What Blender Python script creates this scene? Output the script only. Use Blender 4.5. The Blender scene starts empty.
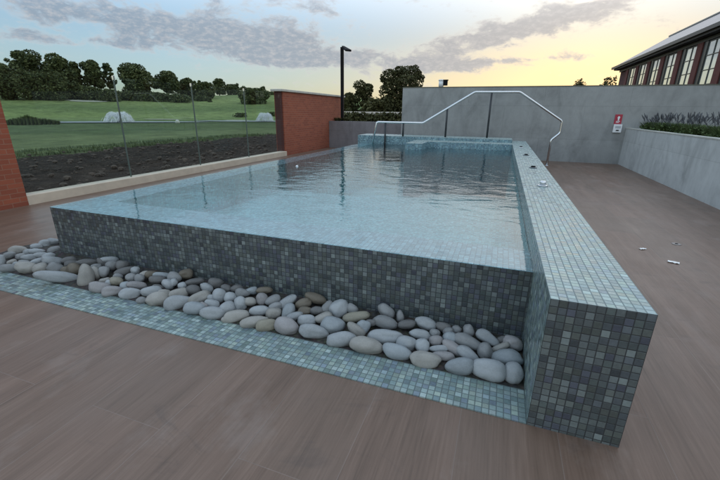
import bpy, bmesh, math, random
from mathutils import Vector, Matrix, noise
R = math.radians
rnd = random.Random(7)
sc = bpy.context.scene
COL = sc.collection

# ------------------------------------------------------------------ helpers
class MB:
    """collects boxes, tubes, quads; build() links them as ONE mesh object"""
    def __init__(s): s.v = []; s.f = []
    def add(s, vs, fs):
        n = len(s.v); s.v += [tuple(v) for v in vs]; s.f += [tuple(i + n for i in f) for f in fs]
    def box(s, x0, y0, z0, x1, y1, z1):
        vs = [(x, y, z) for z in (z0, z1) for y in (y0, y1) for x in (x0, x1)]
        s.add(vs, [(0, 2, 3, 1), (4, 5, 7, 6), (0, 1, 5, 4), (2, 6, 7, 3), (0, 4, 6, 2), (1, 3, 7, 5)])
        return s
    def quad(s, a, b, c, d): s.add([a, b, c, d], [(0, 1, 2, 3)]); return s
    def tube(s, pts, r, n=10, caps=True):
        pts = [Vector(p) for p in pts]; rs = r if isinstance(r, (list, tuple)) else [r] * len(pts)
        vs = []; up = None
        for i, p in enumerate(pts):
            t = ((pts[min(i + 1, len(pts) - 1)] - p).normalized() + (p - pts[max(i - 1, 0)]).normalized())
            if t.length < 1e-6: t = Vector((0, 0, 1))
            t.normalize()
            if up is None:
                a = Vector((0, 0, 1)) if abs(t.z) < .9 else Vector((1, 0, 0))
                up = (a - t * a.dot(t)).normalized()
            else:
                up = (up - t * up.dot(t)).normalized()
            sd = t.cross(up)
            for k in range(n):
                an = 2 * math.pi * k / n
                vs.append(p + (up * math.cos(an) + sd * math.sin(an)) * rs[i])
        fs = []
        for i in range(len(pts) - 1):
            for k in range(n):
                a = i * n + k; b = i * n + (k + 1) % n
                fs.append((a, b, b + n, a + n))
        if caps:
            fs.append(tuple(range(n))[::-1]); fs.append(tuple(range((len(pts) - 1) * n, len(pts) * n)))
        s.add(vs, fs); return s
    def lathe(s, c, prof, n=20, axis='z'):
        """prof: (radius, height) pairs"""
        vs = []; fs = []
        for (r, h) in prof:
            for k in range(n):
                a = 2 * math.pi * k / n
                vs.append((c[0] + r * math.cos(a), c[1] + r * math.sin(a), c[2] + h))
        for i in range(len(prof) - 1):
            for k in range(n):
                a = i * n + k; b = i * n + (k + 1) % n
                fs.append((a, b, b + n, a + n))
        fs.append(tuple(range(n))[::-1]); fs.append(tuple(range((len(prof) - 1) * n, len(prof) * n)))
        s.add(vs, fs); return s
    def build(s, name, mat, parent=None, smooth=False, bevel=0):
        me = bpy.data.meshes.new(name); me.from_pydata(s.v, [], s.f); me.update()
        if mat: me.materials.append(mat)
        if smooth:
            for p in me.polygons: p.use_smooth = True
        o = bpy.data.objects.new(name, me); COL.objects.link(o)
        if parent is not None:
            o.parent = parent
            o.matrix_parent_inverse = Matrix.Translation(-parent.location) if parent.type == 'EMPTY' else Matrix()
        if bevel:
            m = o.modifiers.new('bevel', 'BEVEL'); m.width = bevel; m.segments = 2; m.limit_method = 'ANGLE'
        return o

def thing(name, label, cat, loc, group=None):
    o = bpy.data.objects.new(name, None); COL.objects.link(o); o.location = loc
    o.empty_display_size = .1
    return tag(o, label, cat, group)
def tag(o, label, cat, group=None):
    o['label'] = label; o['category'] = cat
    if group: o['group'] = group
    return o
def struct(o, kind='structure'):
    o['kind'] = kind; return o

# ------------------------------------------------------------------ materials
def newmat(name):
    m = bpy.data.materials.new(name); m.use_nodes = True
    nt = m.node_tree; b = nt.nodes['Principled BSDF']
    return m, nt, b
def N(nt, typ, **kw):
    n = nt.nodes.new(typ)
    for k, v in kw.items(): setattr(n, k, v)
    return n
def math_n(nt, op, a, b=None, c=None, clamp=False):
    n = nt.nodes.new('ShaderNodeMath'); n.operation = op; n.use_clamp = clamp
    for i, x in enumerate((a, b, c)):
        if x is None: continue
        if isinstance(x, (int, float)): n.inputs[i].default_value = x
        else: nt.links.new(x, n.inputs[i])
    return n.outputs[0]
def vmath(nt, op, a, b=None, scale=None):
    n = nt.nodes.new('ShaderNodeVectorMath'); n.operation = op
    for i, x in enumerate((a, b)):
        if x is None: continue
        if isinstance(x, (tuple, list)): n.inputs[i].default_value = x
        else: nt.links.new(x, n.inputs[i])
    if scale is not None: n.inputs[3].default_value = scale
    return n.outputs[0]
def ramp(nt, fac, stops, interp='LINEAR'):
    n = nt.nodes.new('ShaderNodeValToRGB'); n.color_ramp.interpolation = interp
    el = n.color_ramp.elements
    while len(el) < len(stops): el.new(.5)
    for e, (p, c) in zip(el, stops):
        e.position = p; e.color = tuple(c) + (1,) if len(c) == 3 else c
    nt.links.new(fac, n.inputs[0]); return n.outputs[0]
def noise_n(nt, vec, scale, detail=4, rough=.55, out='Fac', dist=0):
    n = nt.nodes.new('ShaderNodeTexNoise'); n.inputs['Scale'].default_value = scale
    n.inputs['Detail'].default_value = detail; n.inputs['Roughness'].default_value = rough
    n.inputs['Distortion'].default_value = dist
    nt.links.new(vec, n.inputs['Vector']); return n.outputs[out]
def mixc(nt, fac, a, b, blend='MIX'):
    n = nt.nodes.new('ShaderNodeMix'); n.data_type = 'RGBA'; n.blend_type = blend
    for i, x in ((0, fac), (6, a), (7, b)):
        if isinstance(x, (int, float)): n.inputs[i].default_value = x
        elif isinstance(x, (tuple, list)): n.inputs[i].default_value = tuple(x) + (1,) if len(x) == 3 else x
        else: nt.links.new(x, n.inputs[i])
    return n.outputs[2]
def bump(nt, h, strength, dist=.01):
    n = nt.nodes.new('ShaderNodeBump'); n.inputs['Strength'].default_value = strength
    n.inputs['Distance'].default_value = dist; nt.links.new(h, n.inputs['Height']); return n.outputs[0]
def pos(nt): return nt.nodes.new('ShaderNodeNewGeometry').outputs['Position']

def simple(name, col, rough=.6, metal=0, var=.25, scale=8, bumpy=0, spec=None):
    m, nt, b = newmat(name)
    tc = N(nt, 'ShaderNodeTexCoord').outputs['Object']
    f = noise_n(nt, tc, scale, 5)
    lo = tuple(c * (1 - var) for c in col); hi = tuple(min(1, c * (1 + var)) for c in col)
    nt.links.new(ramp(nt, f, [(.3, lo), (.7, hi)]), b.inputs['Base Color'])
    b.inputs['Roughness'].default_value = rough; b.inputs['Metallic'].default_value = metal
    if spec is not None: b.inputs['Specular IOR Level'].default_value = spec
    if bumpy: nt.links.new(bump(nt, f, bumpy), b.inputs['Normal'])
    return m

TILE = .0369
def mosaic(name, cols, origin, grout=(.10, .11, .11), rough=(.18, .38), tilt=.10, gw=.055):
    """glazed square mosaic tiles on axis-aligned faces, each tile its own colour"""
    m, nt, b = newmat(name)
    g = N(nt, 'ShaderNodeNewGeometry')
    p = vmath(nt, 'SUBTRACT', g.outputs['Position'], origin)
    p = vmath(nt, 'SUBTRACT', p, vmath(nt, 'SCALE', g.outputs['True Normal'], scale=TILE * .5))
    p = vmath(nt, 'SCALE', p, scale=1 / TILE)
    cell = vmath(nt, 'FLOOR', p); fr = vmath(nt, 'FRACTION', p)
    wn = N(nt, 'ShaderNodeTexWhiteNoise', noise_dimensions='3D')
    cc = vmath(nt, 'ADD', cell, (.5, .5, .5)); nt.links.new(cc, wn.inputs['Vector'])
    mean = tuple(sum(c[i] for c in cols) / len(cols) for i in range(3))
    col = ramp(nt, wn.outputs['Value'], [(i / len(cols), c) for i, c in enumerate(cols)], 'CONSTANT')
    wn2 = N(nt, 'ShaderNodeTexWhiteNoise', noise_dimensions='3D')
    nt.links.new(vmath(nt, 'ADD', cc, (17.3, 5.1, 9.7)), wn2.inputs['Vector'])
    inner = noise_n(nt, g.outputs['Position'], 60, 3)
    val = math_n(nt, 'ADD', math_n(nt, 'MULTIPLY', wn2.outputs['Value'], .5), math_n(nt, 'MULTIPLY', inner, .5))
    val = math_n(nt, 'ADD', val, .5)
    hsv = N(nt, 'ShaderNodeHueSaturation'); nt.links.new(mixc(nt, .35, col, mean), hsv.inputs['Color']); nt.links.new(val, hsv.inputs['Value'])
    # joints
    sp = N(nt, 'ShaderNodeSeparateXYZ'); nt.links.new(fr, sp.inputs[0])
    sn = N(nt, 'ShaderNodeSeparateXYZ'); nt.links.new(g.outputs['True Normal'], sn.inputs[0])
    mx = None
    for i in range(3):
        d = math_n(nt, 'ABSOLUTE', math_n(nt, 'SUBTRACT', sp.outputs[i], .5))
        e = math_n(nt, 'SMOOTH_MIN', .5, d, 0)
        e = math_n(nt, 'MULTIPLY', math_n(nt, 'SUBTRACT', d, .5 - gw * 1.6), 1 / gw, clamp=True)
        e = math_n(nt, 'MULTIPLY', e, math_n(nt, 'LESS_THAN', math_n(nt, 'ABSOLUTE', sn.outputs[i]), .5))
        mx = e if mx is None else math_n(nt, 'MAXIMUM', mx, e)
    nt.links.new(mixc(nt, mx, hsv.outputs['Color'], grout), b.inputs['Base Color'])
    rr = N(nt, 'ShaderNodeMapRange'); nt.links.new(wn2.outputs['Value'], rr.inputs[0])
    rr.inputs[3].default_value = rough[0]; rr.inputs[4].default_value = rough[1]
    nt.links.new(math_n(nt, 'ADD', rr.outputs[0], math_n(nt, 'MULTIPLY', mx, .4)), b.inputs['Roughness'])
    # each tile leans a little + joints sunk
    nv = vmath(nt, 'SCALE', vmath(nt, 'SUBTRACT', wn2.outputs['Color'], (.5, .5, .5)), scale=tilt)
    h = math_n(nt, 'SUBTRACT', math_n(nt, 'MULTIPLY', inner, .15), mx)
    bn = bump(nt, h, .6, .002)
    nn = vmath(nt, 'NORMALIZE', vmath(nt, 'ADD', bn, nv))
    nt.links.new(nn, b.inputs['Normal'])
    return m

SLATE = [(.045, .055, .055), (.075, .085, .085), (.03, .036, .042), (.10, .115, .11), (.06, .075, .07), (.05, .052, .075),
         (.085, .095, .085), (.115, .13, .128), (.05, .058, .06), (.07, .08, .09), (.15, .172, .165), (.055, .062, .052)]
SEAG = [(.17, .24, .24), (.22, .29, .28), (.12, .18, .20), (.27, .34, .33), (.19, .26, .22), (.15, .19, .25),
        (.23, .30, .27), (.33, .40, .38), (.14, .20, .20), (.20, .26, .29), (.29, .35, .29), (.17, .23, .21)]
SKY_SHEEN = [(.34, .39, .38), (.40, .46, .45), (.28, .33, .35), (.46, .51, .49), (.36, .41, .36), (.30, .34, .40),
        (.40, .46, .42), (.50, .55, .53), (.32, .37, .38), (.37, .42, .45), (.45, .48, .40), (.33, .38, .36)]
AQUA = [(.40, .70, .71), (.46, .76, .76), (.34, .64, .67), (.52, .80, .79), (.43, .73, .71), (.36, .65, .70), (.48, .77, .76), (.56, .82, .80)]
BAND = [(.13, .23, .27), (.18, .29, .33), (.09, .17, .22), (.24, .37, .41), (.15, .26, .29), (.11, .18, .25), (.30, .43, .46), (.17, .28, .31)]
XL, XR, YF, ZT = .2928, .2928 + 11 * TILE, 1.732, .7148
ORG = (XL, YF, ZT)
XP, YP, ZP = -4.257, 1.732 + 20 * TILE, .549
M = {}
SLATE = [(a * 1.38, b * 1.40, c * 1.42) for a, b, c in SLATE]
M['slate'] = mosaic('slate_mosaic', SLATE, ORG, grout=(.032, .035, .037))
M['seag'] = mosaic('sea_green_mosaic', SEAG, ORG, grout=(.10, .125, .125))
SKY_SHEEN = [(a * .70, b * .80, c * .78) for a, b, c in SKY_SHEEN]
M['pale'] = mosaic('sky_sheen_mosaic', SKY_SHEEN, ORG, grout=(.17, .20, .20), rough=(.22, .42))  # paler copy of the tiles, sky sheen of top faces put into the colour
M['aqua'] = mosaic('aqua_mosaic', AQUA, ORG, grout=(.32, .52, .56))
M['band'] = mosaic('teal_band_mosaic', BAND, ORG, grout=(.10, .15, .17))
M['lip'] = mosaic('lip_mosaic', [(.50, .68, .73), (.57, .74, .78), (.45, .63, .70), (.62, .78, .81), (.54, .70, .73), (.66, .81, .83)], ORG, grout=(.26, .38, .42), rough=(.2, .4), tilt=.04)
M['slate_low'] = mosaic('slate_mosaic_wall', SLATE, (XP, YP, ZP), grout=(.036, .040, .042))

def deck_mat():
    m, nt, b = newmat('wood_look_porcelain')
    P = pos(nt)
    mp = N(nt, 'ShaderNodeMapping'); nt.links.new(P, mp.inputs[0])
    mp.inputs['Rotation'].default_value = (0, 0, R(90)); mp.inputs['Location'].default_value = (0, 0, 0)
    sx = N(nt, 'ShaderNodeSeparateXYZ'); nt.links.new(P, sx.inputs[0])
    cv = N(nt, 'ShaderNodeCombineXYZ')                    # u along Y, v along X
    nt.links.new(math_n(nt, 'SUBTRACT', sx.outputs[1], 1.054), cv.inputs[0])
    nt.links.new(math_n(nt, 'ADD', sx.outputs[0], 2.344 + .463 * 40), cv.inputs[1])
    br = N(nt, 'ShaderNodeTexBrick'); nt.links.new(cv.outputs[0], br.inputs['Vector'])
    br.offset = .5; br.offset_frequency = 2; br.squash = 1
    br.inputs['Scale'].default_value = 1; br.inputs['Brick Width'].default_value = 1.9; br.inputs['Row Height'].default_value = .463
    br.inputs['Mortar Size'].default_value = .0025; br.inputs['Mortar Smooth'].default_value = .3; br.inputs['Bias'].default_value = 0
    br.inputs['Color1'].default_value = (0, 0, 0, 1); br.inputs['Color2'].default_value = (1, 1, 1, 1)
    # per plank offset for the grain
    pl = br.outputs['Color']
    st = vmath(nt, 'MULTIPLY', P, (7.5, .55, 1))
    st = vmath(nt, 'ADD', st, vmath(nt, 'SCALE', pl, scale=37))
    g1 = noise_n(nt, st, 1.0, 6, .6, dist=.6)
    g2 = noise_n(nt, vmath(nt, 'MULTIPLY', P, (90, 3, 1)), 1.0, 4, .6)
    g3 = noise_n(nt, P, 1.1, 3)
    gm = math_n(nt, 'ADD', math_n(nt, 'MULTIPLY', g1, .55), math_n(nt, 'MULTIPLY', g2, .45))
    c = ramp(nt, gm, [(.28, (.076, .045, .030)), (.43, (.142, .086, .060)), (.54, (.178, .110, .079)), (.70, (.235, .152, .113))])
    c = mixc(nt, math_n(nt, 'MULTIPLY', pl, .30), c, (.120, .095, .072))
    c = mixc(nt, math_n(nt, 'MULTIPLY', math_n(nt, 'SUBTRACT', g3, .35, clamp=True), .5), c, (.20, .155, .135))
    # faint scuffs and dried water marks
    s1 = noise_n(nt, vmath(nt, 'MULTIPLY', P, (2.2, 1.4, 1)), 1.0, 6, .65)
    sm = ramp(nt, s1, [(.55, (0, 0, 0)), (.66, (1, 1, 1))])
    c = mixc(nt, math_n(nt, 'MULTIPLY', sm, .30), c, (.26, .21, .185))
    s2 = ramp(nt, noise_n(nt, vmath(nt, 'MULTIPLY', P, (1.0, 2.6, 1)), 1.3, 6, .7, dist=1.0), [(.58, (0, 0, 0)), (.66, (1, 1, 1))])
    c = mixc(nt, math_n(nt, 'MULTIPLY', s2, .35), c, (.085, .062, .052))
    c = mixc(nt, math_n(nt, 'MULTIPLY', br.outputs['Fac'], .36), c, (.24, .20, .175))
    nt.links.new(c, b.inputs['Base Color'])
    nt.links.new(ramp(nt, s1, [(.3, (.34,) * 3), (.7, (.50,) * 3)]), b.inputs['Roughness'])
    b.inputs['Specular IOR Level'].default_value = .32
    h = math_n(nt, 'SUBTRACT', math_n(nt, 'MULTIPLY', gm, .6), br.outputs['Fac'])
    nt.links.new(bump(nt, h, .35, .003), b.inputs['Normal'])
    return m
M['deck'] = deck_mat()

def concrete_mat(name, base, joints=(2.4, 1.03, 1.33)):
    m, nt, b = newmat(name)
    P = pos(nt); s = N(nt, 'ShaderNodeSeparateXYZ'); nt.links.new(P, s.inputs[0])
    f1 = noise_n(nt, P, .9, 7, .62, dist=.8); f2 = noise_n(nt, P, 7, 5, .6); f3 = noise_n(nt, vmath(nt, 'MULTIPLY', P, (1, 1, .35)), 2.3, 6, .65, dist=1.2)
    t = math_n(nt, 'ADD', math_n(nt, 'MULTIPLY', f1, .45), math_n(nt, 'ADD', math_n(nt, 'MULTIPLY', f2, .15), math_n(nt, 'MULTIPLY', f3, .4)))
    d = tuple(c * .64 for c in base); l = tuple(c * 1.28 for c in base)
    c = ramp(nt, t, [(.33, d), (.5, base), (.68, l)])
    cv = N(nt, 'ShaderNodeCombineXYZ')
    nt.links.new(math_n(nt, 'ADD', s.outputs[0], s.outputs[1]), cv.inputs[0]); nt.links.new(math_n(nt, 'ADD', s.outputs[2], .30 + joints[1] * 4), cv.inputs[1])
    br = N(nt, 'ShaderNodeTexBrick'); nt.links.new(cv.outputs[0], br.inputs['Vector']); br.offset = .5
    for k, v in (('Scale', 1), ('Brick Width', joints[0]), ('Row Height', joints[1]), ('Mortar Size', .004), ('Mortar Smooth', .2)): br.inputs[k].default_value = v
    br.inputs['Color1'].default_value = (.93, .93, .93, 1); br.inputs['Color2'].default_value = (1.05, 1.05, 1.05, 1); br.inputs['Mortar'].default_value = (.66, .66, .66, 1)
    c = mixc(nt, .8, c, br.outputs['Color'], 'MULTIPLY')
    nt.links.new(c, b.inputs['Base Color']); b.inputs['Roughness'].default_value = .55
    nt.links.new(bump(nt, math_n(nt, 'SUBTRACT', f2, br.outputs['Fac']), .25, .004), b.inputs['Normal'])
    return m
M['wall'] = concrete_mat('grey_concrete_tile', (.268, .274, .270))
M['wall2'] = concrete_mat('grey_planter_tile', (.47, .48, .47))
M['wall3'] = concrete_mat('dark_grey_render', (.20, .19, .20))

def brick_mat(name, c1, c2, mortar):
    m, nt, b = newmat(name)
    P = pos(nt); s = N(nt, 'ShaderNodeSeparateXYZ'); nt.links.new(P, s.inputs[0])
    cv = N(nt, 'ShaderNodeCombineXYZ')
    nt.links.new(math_n(nt, 'ADD', s.outputs[0], s.outputs[1]), cv.inputs[0]); nt.links.new(s.outputs[2], cv.inputs[1])
    br = N(nt, 'ShaderNodeTexBrick'); nt.links.new(cv.outputs[0], br.inputs['Vector']); br.offset = .5
    for k, v in (('Scale', 1), ('Brick Width', .225), ('Row Height', .075), ('Mortar Size', .006), ('Mortar Smooth', .15), ('Bias', .1)): br.inputs[k].default_value = v
    br.inputs['Color1'].default_value = c1 + (1,); br.inputs['Color2'].default_value = c2 + (1,); br.inputs['Mortar'].default_value = mortar + (1,)
    f = noise_n(nt, P, 3, 6); f2 = noise_n(nt, P, 40, 3)
    c = mixc(nt, math_n(nt, 'MULTIPLY', f, .7), br.outputs['Color'], tuple(x * .55 for x in c1))
    c = mixc(nt, math_n(nt, 'MULTIPLY', f2, .35), c, c2)
    nt.links.new(c, b.inputs['Base Color']); b.inputs['Roughness'].default_value = .85
    h = math_n(nt, 'SUBTRACT', math_n(nt, 'MULTIPLY', f2, .4), br.outputs['Fac'])
    nt.links.new(bump(nt, h, .6, .006), b.inputs['Normal'])
    return m
M['brick'] = brick_mat('red_brick', (.40, .108, .054), (.25, .064, .036), (.34, .19, .13))
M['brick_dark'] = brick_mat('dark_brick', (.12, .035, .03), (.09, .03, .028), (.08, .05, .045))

def water_mat():
    m, nt, b = newmat('pool_water'); out = nt.nodes['Material Output']; nt.nodes.remove(b)
    P = pos(nt)
    s = N(nt, 'ShaderNodeSeparateXYZ'); nt.links.new(P, s.inputs[0])
    # ripples: calm over the near lip, livelier in the middle and towards the back right where the jets stir it
    w1 = noise_n(nt, vmath(nt, 'MULTIPLY', P, (1.3, 2.0, 1)), 2.0, 3, .5, dist=.6)
    w2 = noise_n(nt, vmath(nt, 'MULTIPLY', P, (1, 1.7, 1)), 8.0, 3, .55, dist=.5)
    # round ripples spreading from a jet
    d = vmath(nt, 'SUBTRACT', P, (-.9, 6.3, .549))
    ln = N(nt, 'ShaderNodeVectorMath', operation='LENGTH'); nt.links.new(d, ln.inputs[0])
    ring = math_n(nt, 'SINE', math_n(nt, 'ADD', math_n(nt, 'MULTIPLY', ln.outputs['Value'], 17), math_n(nt, 'MULTIPLY', w1, 9)))
    fall = math_n(nt, 'POWER', 2.718, math_n(nt, 'MULTIPLY', math_n(nt, 'MULTIPLY', ln.outputs['Value'], ln.outputs['Value']), -.35))
    ring = math_n(nt, 'MULTIPLY', math_n(nt, 'MULTIPLY', ring, fall), .10)
    calm = N(nt, 'ShaderNodeMapRange'); nt.links.new(math_n(nt, 'ADD', s.outputs[1], math_n(nt, 'MULTIPLY', s.outputs[0], .35)), calm.inputs[0])
    calm.inputs[1].default_value = 1.6; calm.inputs[2].default_value = 5.5; calm.inputs[3].default_value = .22; calm.inputs[4].default_value = 1
    h = math_n(nt, 'ADD', math_n(nt, 'MULTIPLY', w1, 1.0), math_n(nt, 'ADD', math_n(nt, 'MULTIPLY', w2, .30), ring))
    h = math_n(nt, 'MULTIPLY', h, calm.outputs[0])
    nrm = bump(nt, h, 1.0, .0095)
    fr = N(nt, 'ShaderNodeFresnel'); fr.inputs['IOR'].default_value = 1.55; nt.links.new(nrm, fr.inputs['Normal'])
    tr = N(nt, 'ShaderNodeBsdfTransparent'); tr.inputs[0].default_value = (.80, .96, .975, 1)
    gl = N(nt, 'ShaderNodeBsdfGlossy'); gl.inputs['Roughness'].default_value = .02; gl.inputs[0].default_value = (1, 1, 1, 1)
    nt.links.new(nrm, gl.inputs['Normal'])
    mx = N(nt, 'ShaderNodeMixShader'); nt.links.new(fr.outputs[0], mx.inputs[0]); nt.links.new(tr.outputs[0], mx.inputs[1]); nt.links.new(gl.outputs[0], mx.inputs[2])
    nt.links.new(mx.outputs[0], out.inputs[0])
    return m
M['water'] = water_mat()

def glass_mat(name, tint, ior=1.45):
    m, nt, b = newmat(name); out = nt.nodes['Material Output']; nt.nodes.remove(b)
    g = N(nt, 'ShaderNodeNewGeometry'); dt = N(nt, 'ShaderNodeVectorMath', operation='DOT_PRODUCT')
    nt.links.new(g.outputs['Incoming'], dt.inputs[0]); nt.links.new(g.outputs['Normal'], dt.inputs[1])
    c5 = math_n(nt, 'POWER', math_n(nt, 'SUBTRACT', 1, math_n(nt, 'ABSOLUTE', dt.outputs['Value']), clamp=True), 5)
    schl = math_n(nt, 'ADD', math_n(nt, 'MULTIPLY', c5, .95), .035, clamp=True)
    tr = N(nt, 'ShaderNodeBsdfTransparent'); tr.inputs[0].default_value = tint + (1,)
    gl = N(nt, 'ShaderNodeBsdfGlossy'); gl.inputs['Roughness'].default_value = .01
    mx = N(nt, 'ShaderNodeMixShader'); nt.links.new(schl, mx.inputs[0]); nt.links.new(tr.outputs[0], mx.inputs[1]); nt.links.new(gl.outputs[0], mx.inputs[2])
    nt.links.new(mx.outputs[0], out.inputs[0]); return m
M['glass'] = glass_mat('clear_glass', (.93, .955, .94))
M['steel'] = simple('brushed_steel', (.62, .63, .64), .22, 1, .06, 30)
M['darksteel'] = simple('dark_steel', (.16, .17, .18), .35, .9, .1, 30)
M['greysteel'] = simple('grey_clamp_metal', (.10, .13, .12), .5, .3, .1, 30)
M['kerb'] = simple('pale_sandstone', (.56, .47, .37), .75, 0, .10, 5, .15)
M['coping'] = simple('pale_coping_stone', (.46, .45, .40), .7, 0, .12, 6, .1)
M['darkcap'] = simple('dark_capping', (.10, .10, .075), .6, 0, .2, 4)
M['black'] = simple('black_metal', (.010, .010, .011), .75, 0, .2, 10, spec=.12)
M['post'] = simple('dark_post_metal', (.045, .048, .052), .5, .2, .15, 10, spec=.3)
M['soil'] = None
M['red'] = simple('red_plastic', (.36, .025, .05), .35, 0, .06, 20)
M['white'] = simple('white_plastic', (.72, .73, .74), .4, 0, .04, 20)
M['paper'] = simple('white_paper', (.85, .83, .80), .8, 0, .05, 20)
M['lightgrey'] = simple('light_grey_plastic', (.42, .43, .45), .5, 0, .04, 20)
M['bark'] = simple('bark', (.045, .036, .028), .9, 0, .3, 14, .5)

def leaf_mat(name, a, bcol):
    m, nt, b = newmat(name)
    P = pos(nt); g = N(nt, 'ShaderNodeNewGeometry')
    f = noise_n(nt, P, .45, 3)
    v = math_n(nt, 'ADD', math_n(nt, 'MULTIPLY', g.outputs['Random Per Island'], .5), math_n(nt, 'MULTIPLY', f, .5))
    nt.links.new(ramp(nt, v, [(.25, a), (.75, bcol)]), b.inputs['Base Color'])
    b.inputs['Roughness'].default_value = .75; b.inputs['Specular IOR Level'].default_value = .25
    return m
M['leaf'] = leaf_mat('dark_green_leaves', (.030, .048, .019), (.125, .142, .055))
M['leaf_olive'] = leaf_mat('olive_leaves', (.036, .040, .014), (.085, .080, .030))
M['leaf_lime'] = leaf_mat('yellow_green_leaves', (.045, .060, .016), (.10, .11, .034))
M['leaf_lav'] = leaf_mat('lavender_leaves', (.050, .080, .028), (.12, .16, .058))
M['lav_flower'] = leaf_mat('lavender_flowers', (.050, .054, .058), (.095, .098, .108))
M['reed'] = leaf_mat('reed_blades', (.042, .062, .024), (.10, .125, .046))

# ------------------------------------------------------------------ camera (solved from the photograph)
F_PX, PITCH, ROLL, YAW, H = 378.71, .3260, .0120, .3441, 1.5
cam = bpy.data.cameras.new('camera'); co = bpy.data.objects.new('camera', cam); COL.objects.link(co); sc.camera = co
cam.sensor_width = 36; cam.lens = F_PX / 720 * 36; cam.clip_end = 3000; cam.clip_start = .05
fw = Vector((-math.sin(YAW) * math.cos(PITCH), math.cos(YAW) * math.cos(PITCH), -math.sin(PITCH)))
rt = Vector((math.cos(YAW), math.sin(YAW), 0)); up = rt.cross(fw)
cr, sr = math.cos(ROLL), math.sin(ROLL)
r2 = rt * cr + up * sr; u2 = up * cr - rt * sr
mw = Matrix((r2, u2, -fw)).transposed().to_4x4(); mw.translation = (0, 0, H); co.matrix_world = mw
CAM = Vector((0, 0, H))
def ray(u, v): return r2 * (u - 360) - u2 * (v - 240) + fw * F_PX       # photo pixel (720 x 480) -> direction
def onX(u, v, x): d = ray(u, v); return CAM + d * (x / d.x)
def onY(u, v, y): d = ray(u, v); return CAM + d * (y / d.y)
def onZ(u, v, z): d = ray(u, v); return CAM + d * ((z - H) / d.z)
def azel(az, el, dist):
    return CAM + Vector((math.sin(R(az)), math.cos(R(az)), math.tan(R(el)))) * dist
def az_of(u, v=110): d = ray(u, v); return math.degrees(math.atan2(d.x, d.y))

# ------------------------------------------------------------------ ground & landscape
def smooth(a, b, x):
    t = max(0, min(1, (x - a) / (b - a))); return t * t * (3 - 2 * t)
DIR = Vector((math.sin(R(-47)), math.cos(R(-47)), 0))
SIDE = Vector((DIR.y, -DIR.x, 0))
def ground_z(x, y):
    z = -.25
    d = x * DIR.x + y * DIR.y; s = x * SIDE.x + y * SIDE.y
    if -6.95 < x < 8 and -6 < y < 17: return -1.6
    if x < -7.3 or y > 20:
        t = smooth(-16, -30, x) if x < 0 else 1
        z = -.25 - .55 * t
    n = noise.noise(Vector((x * .02, y * .02, 3.1)))
    rise = smooth(98, 215, d) * (7.2 + 1.2 * n + 3.0 * smooth(-10, 60, s)) + smooth(200, 420, d) * 5
    rise += smooth(95, 130, d) * (.5 * noise.noise(Vector((x * .045, y * .045, 7))) )
    # the right half behind the walls stays low
    rise *= 1 - smooth(105, 150, s)
    z += rise
    if d > 30 and rise < .05: z += .06 * noise.noise(Vector((x * .1, y * .1, 0)))
    return z

def land_mat():
    m, nt, b = newmat('grass_and_soil')
    P = pos(nt); s = N(nt, 'ShaderNodeSeparateXYZ'); nt.links.new(P, s.inputs[0])
    dd = N(nt, 'ShaderNodeVectorMath', operation='DOT_PRODUCT'); nt.links.new(P, dd.inputs[0]); dd.inputs[1].default_value = DIR
    d = dd.outputs['Value']
    f1 = noise_n(nt, P, .03, 5, .6); f2 = noise_n(nt, P, .35, 5, .6); f3 = noise_n(nt, P, 6, 4, .6)
    # bands of mowing across the course
    dj = math_n(nt, 'ADD', d, math_n(nt, 'MULTIPLY', math_n(nt, 'SUBTRACT', f1, .5), 40))
    t = math_n(nt, 'MULTIPLY', dj, 1 / 260)
    band = ramp(nt, t, [(0, (.142, .176, .074)), (.17, (.142, .176, .074)), (.20, (.082, .118, .045)), (.275, (.082, .118, .045)),
                        (.31, (.052, .082, .030)), (.36, (.092, .140, .046)), (.46, (.18, .235, .082)), (.55, (.105, .150, .052)), (.66, (.195, .245, .088)), (.80, (.125, .165, .060)), (1, (.12, .155, .054))])
    f4 = noise_n(nt, P, .9, 5, .65)
    v = math_n(nt, 'ADD', math_n(nt, 'MULTIPLY', f2, .75), math_n(nt, 'ADD', math_n(nt, 'MULTIPLY', f3, .3), math_n(nt, 'MULTIPLY', f4, .7)))
    hs = N(nt, 'ShaderNodeHueSaturation'); nt.links.new(band, hs.inputs['Color']); nt.links.new(math_n(nt, 'ADD', math_n(nt, 'MULTIPLY', math_n(nt, 'SUBTRACT', v, .87), 2.1), 1.12), hs.inputs['Value'])
    ng = noise_n(nt, P, 2.2, 5, .7); ng2 = noise_n(nt, P, 14, 4, .7)
    soil = ramp(nt, math_n(nt, 'ADD', math_n(nt, 'MULTIPLY', ng, .5), math_n(nt, 'MULTIPLY', ng2, .5)),
                [(.36, (.011, .008, .006)), (.48, (.037, .027, .020)), (.58, (.066, .048, .036)), (.68, (.13, .10, .078))])
    edge = math_n(nt, 'ADD', s.outputs[0], math_n(nt, 'MULTIPLY', math_n(nt, 'ADD', math_n(nt, 'SUBTRACT', ng, .5), math_n(nt, 'MULTIPLY', math_n(nt, 'SUBTRACT', ng2, .5), .5)), 4.0))
    mk = N(nt, 'ShaderNodeMapRange'); nt.links.new(edge, mk.inputs[0]); mk.inputs[1].default_value = -16.75; mk.inputs[2].default_value = -16.35
    nt.links.new(mixc(nt, mk.outputs[0], hs.outputs['Color'], soil), b.inputs['Base Color'])
    b.inputs['Roughness'].default_value = .95; b.inputs['Specular IOR Level'].default_value = .15
    nt.links.new(bump(nt, math_n(nt, 'ADD', ng, math_n(nt, 'MULTIPLY', ng2, .6)), 1.0, .25), b.inputs['Normal'])
    return m
M['land'] = land_mat()
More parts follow.
